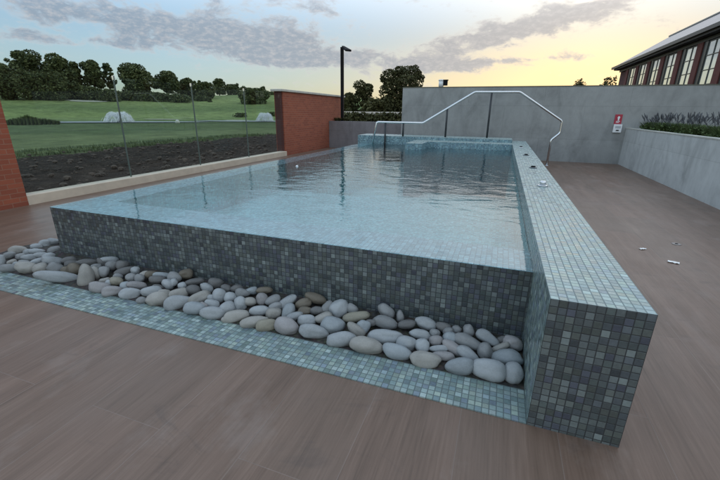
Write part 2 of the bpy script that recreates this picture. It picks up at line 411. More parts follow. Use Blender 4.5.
def build_land():
    mb = MB()
    def axis(lo, hi, c0, c1, fine, coarse):
        out = []; x = lo
        while x < hi:
            out.append(x); x += fine if c0 <= x < c1 else coarse
        out.append(hi); return out
    xs = axis(-900, 700, -19, -7, .3, 0) if False else None
    xs = [-900 + 60 * i for i in range(11)] + [-290 + 5 * i for i in range(54)] + [-19 + .3 * i for i in range(40)] + [-6.9, 0, 6, 14, 30, 60, 120, 250, 450, 700]
    ys = [-120, -60, -20, -5, -1] + [.0 + .35 * i for i in range(52)] + [18 + 1.5 * i for i in range(8)] + [32 + 5 * i for i in range(50)] + [290 + 60 * i for i in range(11)]
    nx, ny = len(xs), len(ys)
    for y in ys:
        for x in xs:
            z = ground_z(x, y)
            if -16.6 < x < -7.6 and y < 40:
                z += .12 * noise.noise(Vector((x * 1.3, y * 1.3, 1))) + .12 * abs(noise.noise(Vector((x * .5, y * .5, 4)))) + .09 * noise.noise(Vector((x * 3.1, y * 3.1, 9)))
            mb.v.append((x, y, z))
    for j in range(ny - 1):
        for i in range(nx - 1):
            a = j * nx + i
            mb.f.append((a, a + 1, a + nx + 1, a + nx))
    return mb.build('ground', M['land'], smooth=True)
struct(build_land())

# ragged grass edge, clods on the bare soil
def scatter():
    rg = random.Random(91); g = MB()
    for _ in range(2600):
        y = rg.uniform(3.5, 27); x = -16.6 - rg.random() ** 2 * 4.5 + .5 * noise.noise(Vector((y * .8, 2, 2)))
        z = ground_z(x, y) - .02; h = rg.uniform(.06, .20)
        for _b in range(4):
            a = rg.uniform(0, 6.28); s = Vector((-math.sin(a), math.cos(a), 0)) * .012; p0 = Vector((x + rg.gauss(0, .06), y + rg.gauss(0, .06), z)); tip = p0 + Vector((math.cos(a) * h * .5, math.sin(a) * h * .5, h))
            g.add([p0 - s, p0 + s, tip], [(0, 1, 2)])
    struct(g.build('grass_edge', M['reed']), 'stuff')
    c = MB(); bm2 = bmesh.new(); bmesh.ops.create_icosphere(bm2, subdivisions=1, radius=1); V = [v.co.copy() for v in bm2.verts]; Fc = [tuple(v.index for v in f.verts) for f in bm2.faces]; bm2.free()
    for _ in range(2200):
        x = rg.uniform(-16.6, -7.7); y = rg.uniform(3.0, 26); r = .02 + .085 * rg.random() ** 4; z = ground_z(x, y) + rg.uniform(.02, .10); o = Vector((x * 3, y * 3, 0))
        c.add([(x + v.x * r * (1 + .5 * noise.noise(v * 2 + o)), y + v.y * r * (1 + .5 * noise.noise(v * 2 + o)), z + v.z * r * .7) for v in V], Fc)
    struct(c.build('soil_clods', simple('clod_soil', (.070, .052, .040), .95, 0, .45, 1.3)), 'stuff')
scatter()

# deck (stops at the pool and at the pebble bed)
dk = MB()
def flat(mb, x0, y0, x1, y1, z): mb.quad((x0, y0, z), (x1, y0, z), (x1, y1, z), (x0, y1, z))
flat(dk, -7.102, -3.5, XP, 15.77, 0); flat(dk, XP, -3.5, XL, YP, 0)
flat(dk, XP, 12.6, XL, 15.77, 0); flat(dk, XL, -3.5, 3.618, 15.77, 0)
struct(dk.build('deck', M['deck']))
# mosaic edging strip
st = MB(); st.box(-4.93, YF, -.02, XL - .001, YF + 7 * TILE + .004, .006)
struct(st.build('tile_edging', M['seag']))
# dark bed under the pebbles (a shallow tray between strip and pool wall)
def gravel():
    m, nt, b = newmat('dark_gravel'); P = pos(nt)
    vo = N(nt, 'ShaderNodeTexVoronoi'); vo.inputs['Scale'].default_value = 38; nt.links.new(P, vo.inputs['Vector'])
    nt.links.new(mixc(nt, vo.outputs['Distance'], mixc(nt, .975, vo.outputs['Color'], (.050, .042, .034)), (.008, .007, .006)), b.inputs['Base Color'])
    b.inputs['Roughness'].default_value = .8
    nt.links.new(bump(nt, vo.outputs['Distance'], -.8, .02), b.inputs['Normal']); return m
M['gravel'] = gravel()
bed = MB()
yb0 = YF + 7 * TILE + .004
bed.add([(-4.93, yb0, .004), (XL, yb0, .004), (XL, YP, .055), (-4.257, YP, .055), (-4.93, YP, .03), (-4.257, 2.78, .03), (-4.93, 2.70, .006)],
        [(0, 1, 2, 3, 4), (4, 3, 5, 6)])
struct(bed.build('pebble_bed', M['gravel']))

# ------------------------------------------------------------------ pool
YR = 11.95; ZR = .795; XRL = -4.40
pool = thing('swimming_pool', 'raised infinity pool clad in grey green mosaic tiles, water level with its edge', 'swimming pool', ((XP + XR) / 2, 7, 0))
LW = .40                                                     # lip width
# outer wall (front and left) with the wet weir lip
w = MB()
w.quad((XP, YP, 0), (XL, YP, 0), (XL, YP, ZP - .006), (XP, YP, ZP - .006))
w.quad((XP, YR, 0), (XP, YP, 0), (XP, YP, ZP - .006), (XP, YR, ZP - .006))
w.build('infinity_wall', M['slate_low'], pool)
lp = MB(); zl = ZP - .006
lp.quad((XP, YP, zl), (XL, YP, zl), (XL, YP + .43, zl), (XP + LW, YP + .43, zl))
lp.quad((XP, YP, zl), (XP + LW, YP + .43, zl), (XP + LW, YR, zl), (XP, YR, zl))
lp.build('weir_lip', M['lip'], pool)
inn = MB(); x0, y0, x1, y1, zb = XP + LW, YP + .43, XL, YR, .08
ysh, ydp, zd = 6.2, 8.6, -.75
inn.quad((x0, y0, zb), (x1, y0, zb), (x1, ysh, zb), (x0, ysh, zb))
inn.quad((x0, ysh, zb), (x1, ysh, zb), (x1, ydp, zd), (x0, ydp, zd))
inn.quad((x0, ydp, zd), (x1, ydp, zd), (x1, y1, zd), (x0, y1, zd))
inn.quad((x0, y0, zb), (x0, y0, zl), (x1, y0, zl), (x1, y0, zb))
inn.quad((x0, y0, zd), (x0, y1, zd), (x0, y1, zl), (x0, y0, zl))
inn.quad((x0, y1, zd), (x1, y1, zd), (x1, y1, zl), (x0, y1, zl))
inn.quad((x1 - .004, y0, zd), (x1 - .004, y0, ZP - .012), (x1 - .004, y1, ZP - .012), (x1 - .004, y1, zd))
inn.build('basin_lining', M['aqua'], pool)
# right parapet
pp = MB(); pp.box(XL, YF, 0, XR, YR + .95, ZT)
par = pp.build('parapet', M['slate'], pool)
par.data.materials.append(M['pale']); par.data.materials.append(M['seag'])  # one mosaic in three tones; each face's light is put into the colour
for p in par.data.polygons:
    if p.normal.z > .5: p.material_index = 1  # top: sky sheen painted as paler tiles
    elif p.normal.x < -.5: p.material_index = 2  # pool side: blue sky reflection painted as sea green
# rear wall / entry platform
rw = MB(); rw.box(XRL, YR, 0, XL - .001, YR + .95, ZR)
ro = rw.build('rear_wall', M['band'], pool); ro.data.materials.append(M['pale'])
for p in ro.data.polygons:
    if p.normal.z > .5: p.material_index = 1  # top lightened in colour for the sky's sheen
pf = MB()
pf.box(-1.99, 11.25, -.74, XL - .002, YR - .001, ZT)
pf.box(-2.45, 10.4, -.74, -1.991, YR - .001, ZT - .002)
po = pf.build('entry_platform', M['band'], pool); po.data.materials.append(M['pale'])
for p in po.data.polygons:
    if p.normal.z > .5: p.material_index = 1  # platform top paler too, sky sheen painted in
# water
wt = MB(); n = 2
wt.quad((XP - .002, YP - .002, ZP), (XL - .0005, YP - .002, ZP), (XL - .0005, YR - .0005, ZP), (XP - .002, YR - .0005, ZP))
struct(wt.build('pool_water', M['water']))
# slim jet controls on the parapet top
for (u, v, kind) in ((542.5, 186, 'chrome'), (533, 168, 'dark'), (526, 155.5, 'dark'), (521, 147.5, 'dark')):
    p = onZ(u, v, ZT)
    lab = {186: 'domed chrome air control on the parapet top, the one nearest the camera', 168: 'flat dark control button on the parapet top, next behind the domed chrome one',
           155.5: 'flat dark control button on the parapet, third from the camera', 147.5: 'small pale ringed control button on the parapet, farthest from the camera'}[v]
    t = thing('control_button', lab, 'control button', (p.x, p.y, ZT), 'controls along the parapet top')
    MB().lathe((p.x, p.y, ZT), [(.056, .001), (.058, .010), (.046, .015), (.034, .0155)], 24).build('ring', M['steel'] if v in (186, 147.5) else M['darksteel'], t, True)
    k = MB()
    if kind == 'chrome': k.lathe((p.x, p.y, ZT + .0165), [(.034, 0), (.036, .026), (.031, .038), (.019, .044), (.004, .046)], 24)
    else: k.lathe((p.x, p.y, ZT + .0165), [(.034, 0), (.033, .012), (.022, .017), (.004, .018)], 24)
    k.build('knob', M['steel'] if kind == 'chrome' else M['black'], t, True)

# white ball floating
p = onZ(297, 166.5, ZP)
MBb = MB(); MBb.lathe((p.x, p.y, ZP), [(.003, -.020), (.016, -.015), (.024, -.005), (.026, .004), (.022, .013), (.013, .021), (.002, .025)], 18)
tag(MBb.build('float', M['white'], None, True), 'tiny white float on the dark water in front of the brick wall', 'float')

# ------------------------------------------------------------------ handrail
def railY(x): return 11.80 + (x + 3.8) * .235
def onrail(u, v):
    d = ray(u, v); # solve y = 11.80 + (x+3.8)*k
    k = .235; t = (11.80 + 3.8 * k) / (d.y - k * d.x); return CAM + d * t
hr = thing('handrail', 'bent stainless steel handrail over the back steps of the pool', 'handrail', onrail(475, 139))
def bend(pts, r=.09, n=5):
    out = [pts[0]]
    for a, b, c in zip(pts, pts[1:], pts[2:]):
        d1 = (a - b); d2 = (c - b); q = min(r, d1.length * .45, d2.length * .45)
        p1 = b + d1.normalized() * q; p2 = b + d2.normalized() * q
        for i in range(n + 1):
            t = i / n; out.append(p1 * (1 - t) ** 2 + b * 2 * t * (1 - t) + p2 * t * t)
    out.append(pts[-1]); return out
foot = onrail(547, 163); foot.z = max(0, foot.z); foot.z = 0
leftfoot = onrail(371.0, 146); 
RR = .034
pts = [Vector((leftfoot.x - .02, leftfoot.y, .30)), onrail(377, 122), onrail(423, 123), onrail(475, 92), onrail(520, 92), onrail(562, 121), onrail(560, 133), onrail(551, 140), foot]
MB().tube(bend(pts, .055), .032, 12).build('rail', M['steel'], hr, True)
for (ut, vt, zb) in ((385.5, 122.5, .30), (403.5, 122.6, ZR), (447.5, 108.5, ZR), (492, 92, ZR)):
    t = onrail(ut, vt)
    MB().tube([t - Vector((0, 0, .01)), Vector((t.x, t.y, zb))], .029, 10).build('post', M['post'], hr, True)
    if zb == ZR: pass
MB().lathe((foot.x, foot.y, 0), [(.06, .0), (.06, .012), (.03, .016)], 16).build('base_plate', M['steel'], hr, True)

# ------------------------------------------------------------------ walls
t = thing('back_wall', 'tall grey concrete effect wall closing the terrace behind the pool', 'wall', (1.5, 14.5, 0))
MB().box(-3.585, 14.43, 0, 9.5, 14.70, 2.345).build('wall_panel', M['wall'], t)
MB().box(-3.595, 14.42, 2.345, 9.5, 14.71, 2.372).build('capping', M['darkcap'], t)
t = thing('garden_planter', 'long raised grey planter wall along the right side of the terrace', 'planter', (3.8, 8, 0))
MB().box(3.618, -3.2, 0, 3.74, 14.428, 1.105).build('front_wall', M['wall2'], t)
MB().box(3.608, -3.2, 1.105, 3.75, 14.428, 1.128).build('edge_trim', M['coping'], t)
MB().box(3.752, -3.2, .6, 5.4, 14.428, 1.06).build('soil', simple('planter_soil', (.045, .036, .03), .95, 0, .4, 25, .8), t)
t = thing('low_planter', 'low grey rendered planter between the brick wall and the tall grey wall', 'planter', (-5.5, 15.8, 0))
MB().box(-7.15, 15.77, 0, -3.2, 15.95, 1.12).build('front_wall', M['wall3'], t)
MB().box(-7.15, 15.952, .5, -3.2, 17.6, 1.07).build('soil', simple('low_planter_soil', (.04, .033, .028), .95, 0, .4, 25, .8), t)
# brick walls
t = thing('brick_wall', 'red brick wall with pale coping at the far end of the glass fence', 'brick wall', (-7.3, 14.7, 0), 'red brick walls of the terrace')
MB().box(-7.50, 12.03, -.4, -7.157, 17.45, 2.13).build('brickwork', M['brick'], t)
MB().box(-7.56, 11.90, 2.13, -7.095, 17.52, 2.205).build('coping', M['coping'], t, bevel=.012)
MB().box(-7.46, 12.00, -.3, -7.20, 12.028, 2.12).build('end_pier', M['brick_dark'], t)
t = thing('brick_wall', 'red brick wall cut off by the left edge of the photo', 'brick wall', (-7.3, 1, 0), 'red brick walls of the terrace')
MB().box(-7.45, -3.5, -.4, -7.10, 3.829, 2.13).build('brickwork', M['brick'], t)
MB().box(-7.50, -3.5, 2.13, -7.05, 3.90, 2.205).build('coping', M['coping'], t, bevel=.012)
# kerb
tag(MB().box(-7.36, 3.831, -.3, -7.102, 12.028, .155).build('kerb', M['kerb'], bevel=.008), 'pale sandstone kerb carrying the glass fence', 'kerb')
# glass fence
t = thing('glass_fence', 'clear frameless glass fence of four panes between the brick walls', 'glass fence', (-7.23, 8, .155))
ys = [3.84, 5.86, 7.90, 9.975, 12.0]
for a, b in zip(ys, ys[1:]):
    MB().box(-7.236, a + .016, .156, -7.224, b - .016, 2.08).build('glass_panel', M['glass'], t)
for y, zt in ((5.86, 2.28), (7.90, 2.10), (9.975, 1.97)):
    po = MB().box(-7.245, y - .007, .156, -7.215, y + .007, 2.10).build('post', M['greysteel'], t)
    MB().box(-7.250, y - .016, 2.04, -7.210, y + .016, 2.112).build('clamp', M['steel'], po)

# call point sign on the back wall
yw = 14.43
a = onY(618.2, 119.2, yw); bpt = onY(617.2, 127.6, yw)
t = thing('alarm_sign', 'red and white emergency call sign on the grey back wall above the planter', 'sign', (a.x, yw, a.z))
MB().box(a.x - .10, yw - .014, a.z - .145, a.x + .10, yw - .002, a.z + .145).build('red_panel', M['red'], t, bevel=.004)
s = MB()
vs = [(a.x + .006 + .034 * math.cos(k * math.pi / 8), yw - .017, a.z + .048 + .042 * math.sin(k * math.pi / 8)) for k in range(16)]
s.add(vs, [tuple(range(16))])
s.box(a.x - .05, yw - .018, a.z - .075, a.x + .055, yw - .0145, a.z - .055); s.box(a.x - .05, yw - .018, a.z - .105, a.x + .03, yw - .0145, a.z - .090)
s.box(a.x - .012, yw - .018, a.z - .04, a.x + .026, yw - .0145, a.z + .02)
s.build('symbol', M['white'], t)
cb = MB().box(bpt.x - .115, yw - .06, a.z - .40, bpt.x + .115, yw - .002, a.z - .150).build('call_box', M['white'], t, bevel=.01)
MB().box(bpt.x - .07, yw - .063, a.z - .27, bpt.x + .08, yw - .0605, a.z - .20).build('label_panel', M['lightgrey'], cb)
MB().box(bpt.x - .035, yw - .075, a.z - .345, bpt.x + .04, yw - .0605, a.z - .315).build('button', M['black'], cb)

# vent cowl behind the wall top
p = onY(442.5, 87, 14.62)
t = thing('vent_cowl', 'small white vent pipe with black outlet on top of the grey back wall', 'vent', (p.x, 14.6, 2.37))
MB().tube([(p.x - .05, 14.58, 2.37), (p.x - .05, 14.58, 2.58)], .085, 18).lathe((p.x - .05, 14.58, 2.575), [(.10, 0), (.10, .035), (.06, .05)], 18).build('pipe', M['white'], t, True)
MB().box(p.x + .03, 14.53, 2.42, p.x + .17, 14.64, 2.60).box(p.x + .01, 14.51, 2.585, p.x + .19, 14.66, 2.612).build('outlet', M['black'], t, bevel=.006)

# lamp post in the low planter
p0 = onY(342.3, 100, 16.6); pt = onY(341.8, 47, 16.6)
t = thing('street_lamp', 'slim black lamp post standing behind the end of the brick wall', 'lamp post', (p0.x, 16.6, 1.07))
MB().box(p0.x - .06, 16.54, 1.07, p0.x + .06, 16.66, pt.z).build('pole', M['black'], t, bevel=.008)
hd = MB()
q0 = onY(343, 46.8, 16.6); q1 = onY(348.5, 50.5, 16.1)
dv = (q1 - q0).normalized(); sv = dv.cross(Vector((0, 0, 1))).normalized(); uv = sv.cross(dv)
vs = []
for e, (sw, sh) in ((-.02, (.05, .04)), (.10, (.055, .045)), ((q1 - q0).length, (.13, .035))):
    c = q0 + dv * e
    vs += [c + sv * sw + uv * sh, c - sv * sw + uv * sh, c - sv * sw - uv * sh, c + sv * sw - uv * sh]
hd.add(vs, [(0, 1, 2, 3), (11, 10, 9, 8)] + [(i * 4 + k, i * 4 + 4 + k, i * 4 + 4 + (k + 1) % 4, i * 4 + (k + 1) % 4) for i in range(2) for k in range(4)])
hd.build('lamp_head', M['black'], t, bevel=.006)

# scraps of paper on the deck
for i, (u, v, w_, rot, lab) in enumerate(((642.5, 249, .075, .5, 'crumpled white paper scrap on the right deck, the one nearer the pool parapet'), (673.5, 262.5, .10, -.35, 'longer white paper scrap on the right deck, nearer the camera'))):
    p = onZ(u, v, .004); mb = MB()
    nx_, ny_ = 6, 3; vs = []
    for j in range(ny_):
        for k in range(nx_):
            x = (k / (nx_ - 1) - .5) * w_ * 1.0; y = (j / (ny_ - 1) - .5) * w_ * .5
            z = .006 + .008 * abs(math.sin(k * 1.7 + j * 2.1 + i))
            vs.append((p.x + x * math.cos(rot) - y * math.sin(rot), p.y + x * math.sin(rot) + y * math.cos(rot), z))
    mb.add(vs, [(j * nx_ + k, j * nx_ + k + 1, (j + 1) * nx_ + k + 1, (j + 1) * nx_ + k) for j in range(ny_ - 1) for k in range(nx_ - 1)])
    o = mb.build('paper_scrap', M['paper']); m_ = o.modifiers.new('thick', 'SOLIDIFY'); m_.thickness = .002
    tag(o, lab, 'paper scrap', 'paper scraps on the deck')
p = onZ(676.5, 244, .003)
t = thing('deck_drain', 'small round drain with dark hole in the deck right of the parapet', 'drain', (p.x, p.y, 0))
MB().lathe((p.x, p.y, .001), [(.050, 0), (.050, .004), (.022, .005)], 20).build('rim', simple('drain_rim', (.30, .26, .24), .5, 0, .1, 20), t, True)
MB().lathe((p.x, p.y, .0055), [(.018, 0), (.016, .004)], 14).build('cover', M['black'], t, True)

# ------------------------------------------------------------------ pebbles: u, v, half length, half height, tilt (deg, clockwise in the photo), tone
PEB = '''0.5 262.5 4 6 0 L|17.9 250.1 7 4 0 W|9.2 255.5 5 3.5 -20 G|20.6 257.1 4 3.5 0 G|11.9 262 4 2.4 -20 W|16.8 264.4 3.5 2.4 0 L|9.8 269 8 4 5 G|27.1 269.6 9 6 10 W|24.4 262.5 4.4 2.4 0 G|29.2 257.7 6 3.4 0 L
29.2 252.3 4.5 3.2 0 L|36.3 246.8 5 3.2 0 L|37.4 251.7 6 3.2 0 L|37.9 261.5 6 3.2 -20 L|40.6 269.6 6.4 5.6 0 W|45 244.1 5 4.3 0 L|54.2 242 6 3.7 0 L|54.7 250.6 5.5 4 0 G|40.6 255.6 6 3 0 L|48.8 256.6 5 3.4 0 L
53.6 261.5 9 4.5 12 L|56.3 268.4 7 5 20 G|59 279.9 18.5 5.2 8 L|69.3 260.4 6.5 3.5 -10 D|74.8 269.6 6 6 0 B|66 270.6 4 4 0 B|73 264 7 3.5 0 D|87.6 262.5 9 3.5 0 D|101.7 262.5 5 3.2 50 D|113.6 258.1 7.5 3.3 0 L
111.5 265.7 5.2 4.8 0 G|122.8 265.2 6 4.8 0 D|125 271 9.5 3.5 -20 D|86.5 278.7 11 6.5 80 W|95.2 272.8 6.5 4 65 W|96.5 266.5 4.4 2.8 0 G|103.9 272.2 5.4 4.4 90 G|105 280.9 5 3 -20 W|99.5 288.5 8.5 5.5 10 P|109.3 283 4 3.5 0 L
116.3 281.4 6 4.5 10 Y|118 276.5 4.2 2.8 0 G|112.5 291.7 8.8 5 -5 P|129.9 294.4 9 5.5 0 L|125.5 285.8 5 4 0 U|136.9 285.3 9 3.9 8 P|135.3 270.5 4 4 0 L|131.3 277.6 5 4 0 G|144.5 275 5 3.5 -30 W|140 278.5 4.4 4 0 G
150.5 274.5 5 3.5 0 B|158.6 279.8 8 4 0 D|162.4 275.5 8 3.2 5 U|174.8 277.7 6.5 5 30 G|186.8 273.4 6.5 4.5 -5 B|168 284.2 6 4.6 30 L|173.5 283.2 4.4 3.4 -60 L|182.4 285.8 4 3.4 0 L|194.3 282 9 3.2 -10 D|193.3 290.2 7 4.8 10 D
151 291.8 9 5 -5 L|157.5 287.5 6 2.8 0 D|142.9 300.5 5.5 3.3 5 G|158.6 299.9 11 7 -10 W|164.5 292.9 6 3.4 0 W|178.6 294 9 5.6 -5 W|178.1 303.7 12 6.6 -12 L|195.6 310 10 6 5 U|199.2 298.2 10.5 5.3 -25 W|206.8 288.1 6.5 4.5 40 L
216 283.3 7 5 10 D|225.8 288.7 5 4 0 D|219.2 295.7 6.5 6.5 0 L|211 298 3.6 3.2 0 L|212.2 303.8 7 4 20 L|203.5 306.5 4.6 4 0 P|213.8 314.7 12 6.2 5 L|230 297.3 6 5 0 L|227.4 308.2 8 6 0 L|236.6 288.7 6 4 0 D
242.5 293 7 4.5 0 G|251.2 290.8 6 3.6 -5 U|240.4 303.8 6.9 6.3 80 L|249.6 301.7 6.5 4.3 0 W|237 316.3 12.5 5.6 -10 W|226.3 319.5 4.4 3.4 0 W|262 299 5.5 5.5 0 P|264.6 290.4 7.6 3.4 0 B|259.3 310.9 9.5 5 -3 L|254 322.8 13.5 5.6 -12 W
267 325.8 10.5 5.8 -3 Y|272.9 300.2 7 4.8 -25 G|287.5 301.8 9.5 4.8 -38 L|275.6 306.4 7 3.6 -10 G|274 313.7 7.5 5.6 -10 W|287.5 312 9 5.5 -65 U|295 316.4 8 4 -20 L|303.2 304 8 5 -20 B|304.8 310.8 7 4 0 B|315.7 298.5 11 5 20 B
317.3 310.8 7 4 0 D|307 320.7 8.8 5.6 5 L|287 328.9 12 8 18 P|314 332.1 14 6.6 8 L|323.8 318 9 5 -15 W|333 325.9 12 8 5 U|327.5 307.5 6.5 5 -30 G|339 309.1 9.5 8 -30 L|352.5 309.1 6 4.5 25 G|355.8 316.7 13 5 -8 Y
356.3 330.2 10 5 35 W|363.3 326.4 6.5 6 30 U|341.1 340.5 14 7 -5 L|386.1 311.3 9 6 45 G|385 322.6 12.5 6 15 G|384.9 337 17 7 0 L|367.1 347.8 16 8 12 W|371 322.8 6 3.2 0 D|400.2 316.4 6 3.6 85 G|406.7 324.5 8.5 4.2 -5 D
425.6 323.4 10.5 5.8 18 L|443.5 327.2 7.5 4.6 20 D|419.7 334.3 10 5 12 L|434.8 333.2 5 4.2 0 G|435.4 340.8 6.5 4.8 0 P|448.4 332 5 4.2 0 G|450 338.6 6.5 6 0 U|456.5 329.8 4.6 4 0 G|406.7 343.5 9.5 7.5 5 L|422.4 346.7 7.5 6.5 85 L
438 348.9 9 3.3 0 L|454 348.6 12 5 33 P|397.3 353 14 7.4 20 U|425.1 361.1 15 7.6 5 W|443 355.9 11 4.2 5 P|468.1 330.6 6 5 85 G|468 342 14 6.5 25 G|487.5 338.1 11 5.5 38 L|502 340 4.8 3.6 0 D|514.4 343.7 9 7 20 P
500.6 347.5 9 3.2 -22 W|485 351.9 9 7 85 G|467.5 354.5 12 6 36 L|459.5 368.1 13.3 7.8 3 U|508 358.8 15 8.5 3 U|488.6 371.6 15.5 10.6 12 L|516.5 376.3 10.3 8.8 90 L'''
TONE = {'L': ('pale grey', (.37, .39, .40)), 'W': ('warm grey', (.36, .345, .315)), 'G': ('mid grey', (.27, .275, .275)), 'D': ('dark grey', (.15, .148, .145)),
        'B': ('brown', (.17, .145, .11)), 'P': ('pinkish grey', (.335, .32, .318)), 'U': ('bluish grey', (.315, .345, .362)), 'Y': ('ochre stained', (.29, .268, .21))}
def stone_mat(name, c):
    m, nt, b = newmat(name)
    tc = N(nt, 'ShaderNodeTexCoord').outputs['Object']; oi = N(nt, 'ShaderNodeObjectInfo')
    P = vmath(nt, 'ADD', tc, vmath(nt, 'SCALE', N(nt, 'ShaderNodeCombineXYZ').outputs[0], scale=1))
    sh = N(nt, 'ShaderNodeCombineXYZ'); nt.links.new(math_n(nt, 'MULTIPLY', oi.outputs['Random'], 50), sh.inputs[0])
    P = vmath(nt, 'ADD', tc, sh.outputs[0])
    f = noise_n(nt, P, 14, 5, .6); f2 = noise_n(nt, P, 120, 3, .7); f3 = noise_n(nt, vmath(nt, 'MULTIPLY', P, (1, 3, 1)), 9, 3)
    v = math_n(nt, 'ADD', math_n(nt, 'MULTIPLY', f, .5), math_n(nt, 'ADD', math_n(nt, 'MULTIPLY', f2, .45), math_n(nt, 'MULTIPLY', oi.outputs['Random'], .25)))
    col = ramp(nt, v, [(.25, tuple(x * .68 for x in c)), (.55, c), (.85, tuple(min(.7, x * 1.3) for x in c))])
    vein = ramp(nt, math_n(nt, 'ABSOLUTE', math_n(nt, 'SUBTRACT', f3, .5)), [(0, (1, 1, 1)), (.012, (0, 0, 0))])
    col = mixc(nt, math_n(nt, 'MULTIPLY', vein, .18), col, tuple(min(.7, x * 1.5) for x in c))
    nt.links.new(col, b.inputs['Base Color']); b.inputs['Roughness'].default_value = .62
    nt.links.new(bump(nt, math_n(nt, 'ADD', f, math_n(nt, 'MULTIPLY', f2, .4)), .18, .006), b.inputs['Normal'])
    return m
for k, (nm, c) in TONE.items(): M['stone' + k] = stone_mat('stone_' + nm.replace(' ', '_'), tuple(x * .74 for x in c))
bm_ = bmesh.new(); bmesh.ops.create_icosphere(bm_, subdivisions=4, radius=1)
ICO_V = [v.co.copy() for v in bm_.verts]; ICO_F = [tuple(v.index for v in f.verts) for f in bm_.faces]; bm_.free()
def ordinal(i): return ['first', 'second', 'third', 'fourth', 'fifth', 'sixth', 'seventh', 'eighth', 'ninth', 'tenth', 'eleventh', 'twelfth', 'thirteenth', 'fourteenth', 'fifteenth'][i]
recs = []
for row in PEB.replace('\n', '|').split('|'):
    a_ = row.split(); u, v, ra, rb, ang = map(float, a_[:5]); tone = a_[5]
    d = ray(u, v)
    if u < 60 and v < 258: p = onZ(u, v, .045)
    else:                                                      # plane rising from the strip to the pool wall
        k = .20; y0_, z0_ = 2.02, .028
        t_ = (z0_ - H + k * (0 - y0_)) / (d.z - k * d.y); p = CAM + d * t_
    sc_ = (p - CAM).length / d.length                           # metres per photo pixel
    sc_ *= d.length / (d.dot(fw)) * (d.dot(fw) / d.length)
    A, Bh = ra * sc_, rb * sc_
    recs.append(dict(u=u, v=v, ang=ang, tone=tone, p=p, A=A, B=Bh))
for i, r in enumerate(recs):
    d = (r['p'] - CAM).normalized()
    ex = (r2 - d * r2.dot(d)).normalized(); ey = d.cross(ex); ey = -ey if ey.z > 0 else ey   # image right / image down
    an = R(r['ang']); e1 = ex * math.cos(an) + ey * math.sin(an); e2 = -ex * math.sin(an) + ey * math.cos(an)
    Rm = random.Random(i * 7 + 3)
    C = min(r['A'], r['B'] * Rm.uniform(.95, 1.25))
    q = Rm.uniform(2.0, 2.5); off = Vector((Rm.uniform(-99, 99), i * 3.7, 5)); tp = Rm.uniform(-.22, .22); tp2 = Rm.uniform(-.15, .15)
    vs = []
    for v in ICO_V:
        nn = (abs(v.x) ** q + abs(v.y) ** q + abs(v.z) ** q) ** (-1 / q)
        s_ = v * nn
        s_ = s_ * (1 + .17 * noise.noise(v * .9 + off) + .05 * noise.noise(v * 2.1 + off) + .012 * noise.noise(v * 6 + off))
        y_ = s_.y * (1 + tp * s_.x) ; z_ = s_.z * (1 + tp2 * s_.x)
        vs.append(e1 * (s_.x * r['A'] * 1.06) + e2 * (y_ * r['B'] * 1.08) + d * (z_ * C))
    cen = r['p'] + d * (C * .15)
    low = min(x.z for x in vs) + cen.z
    if low < -.012: cen = cen + Vector((0, 0, -.012 - low)) * .6
    # keep the stones on their own side of the pool walls
    if cen.x > XP - .03:
        hi = max(x.y for x in vs) + cen.y
        if hi > YP - .003: cen.y -= hi - (YP - .003)
    hx = max(x.x for x in vs) + cen.x
    if hx > XL - .003: cen.x -= hx - (XL - .003)
    me = bpy.data.meshes.new('pebble'); me.from_pydata([tuple(x) for x in vs], [], ICO_F); me.update()
    for pl in me.polygons: pl.use_smooth = True
    me.materials.append(M['stone' + r['tone']])
    o = bpy.data.objects.new('pebble', me); o.location = cen; COL.objects.link(o); r['o'] = o
    yy = cen.y
    r['row'] = ('beside the pool corner' if r['u'] < 62 and r['v'] < 266 else
                'in the front row by the tile edging' if yy < 2.13 else 'in the middle of the bed' if yy < 2.27 else 'at the foot of the pool wall')
    el = r['A'] / r['B']; sz = r['A'] * r['B']
    r['shape'] = ('long ' if el > 2.1 else 'round ' if el < 1.28 else 'oval ')
    r['size'] = 'large ' if sz > .0042 else 'small ' if sz < .0016 else ''
SECT = [(0, 62, 'by the left end of the bed'), (62, 150, 'left of the bed\'s middle, near the pool corner')]
groups = {}
for r in recs: groups.setdefault((r['size'], r['shape'], r['tone'], r['row']), []).append(r)
for key, lst in groups.items():
    lst.sort(key=lambda r: r['u'])
    size, shape, tone, row = key
    base = (size + shape + TONE[tone][0] + ' pebble').strip()
    for i, r in enumerate(lst):
        if len(lst) == 1: lab = 'only ' + base + ' ' + row
        elif i == 0: lab = 'leftmost ' + base + ' ' + row
        elif i == len(lst) - 1: lab = 'rightmost ' + base + ' ' + row
        else: lab = ordinal(i) + ' ' + base + ' from left ' + row
        tag(r['o'], lab, 'pebble', 'rounded pebbles in the bed along the pool wall')

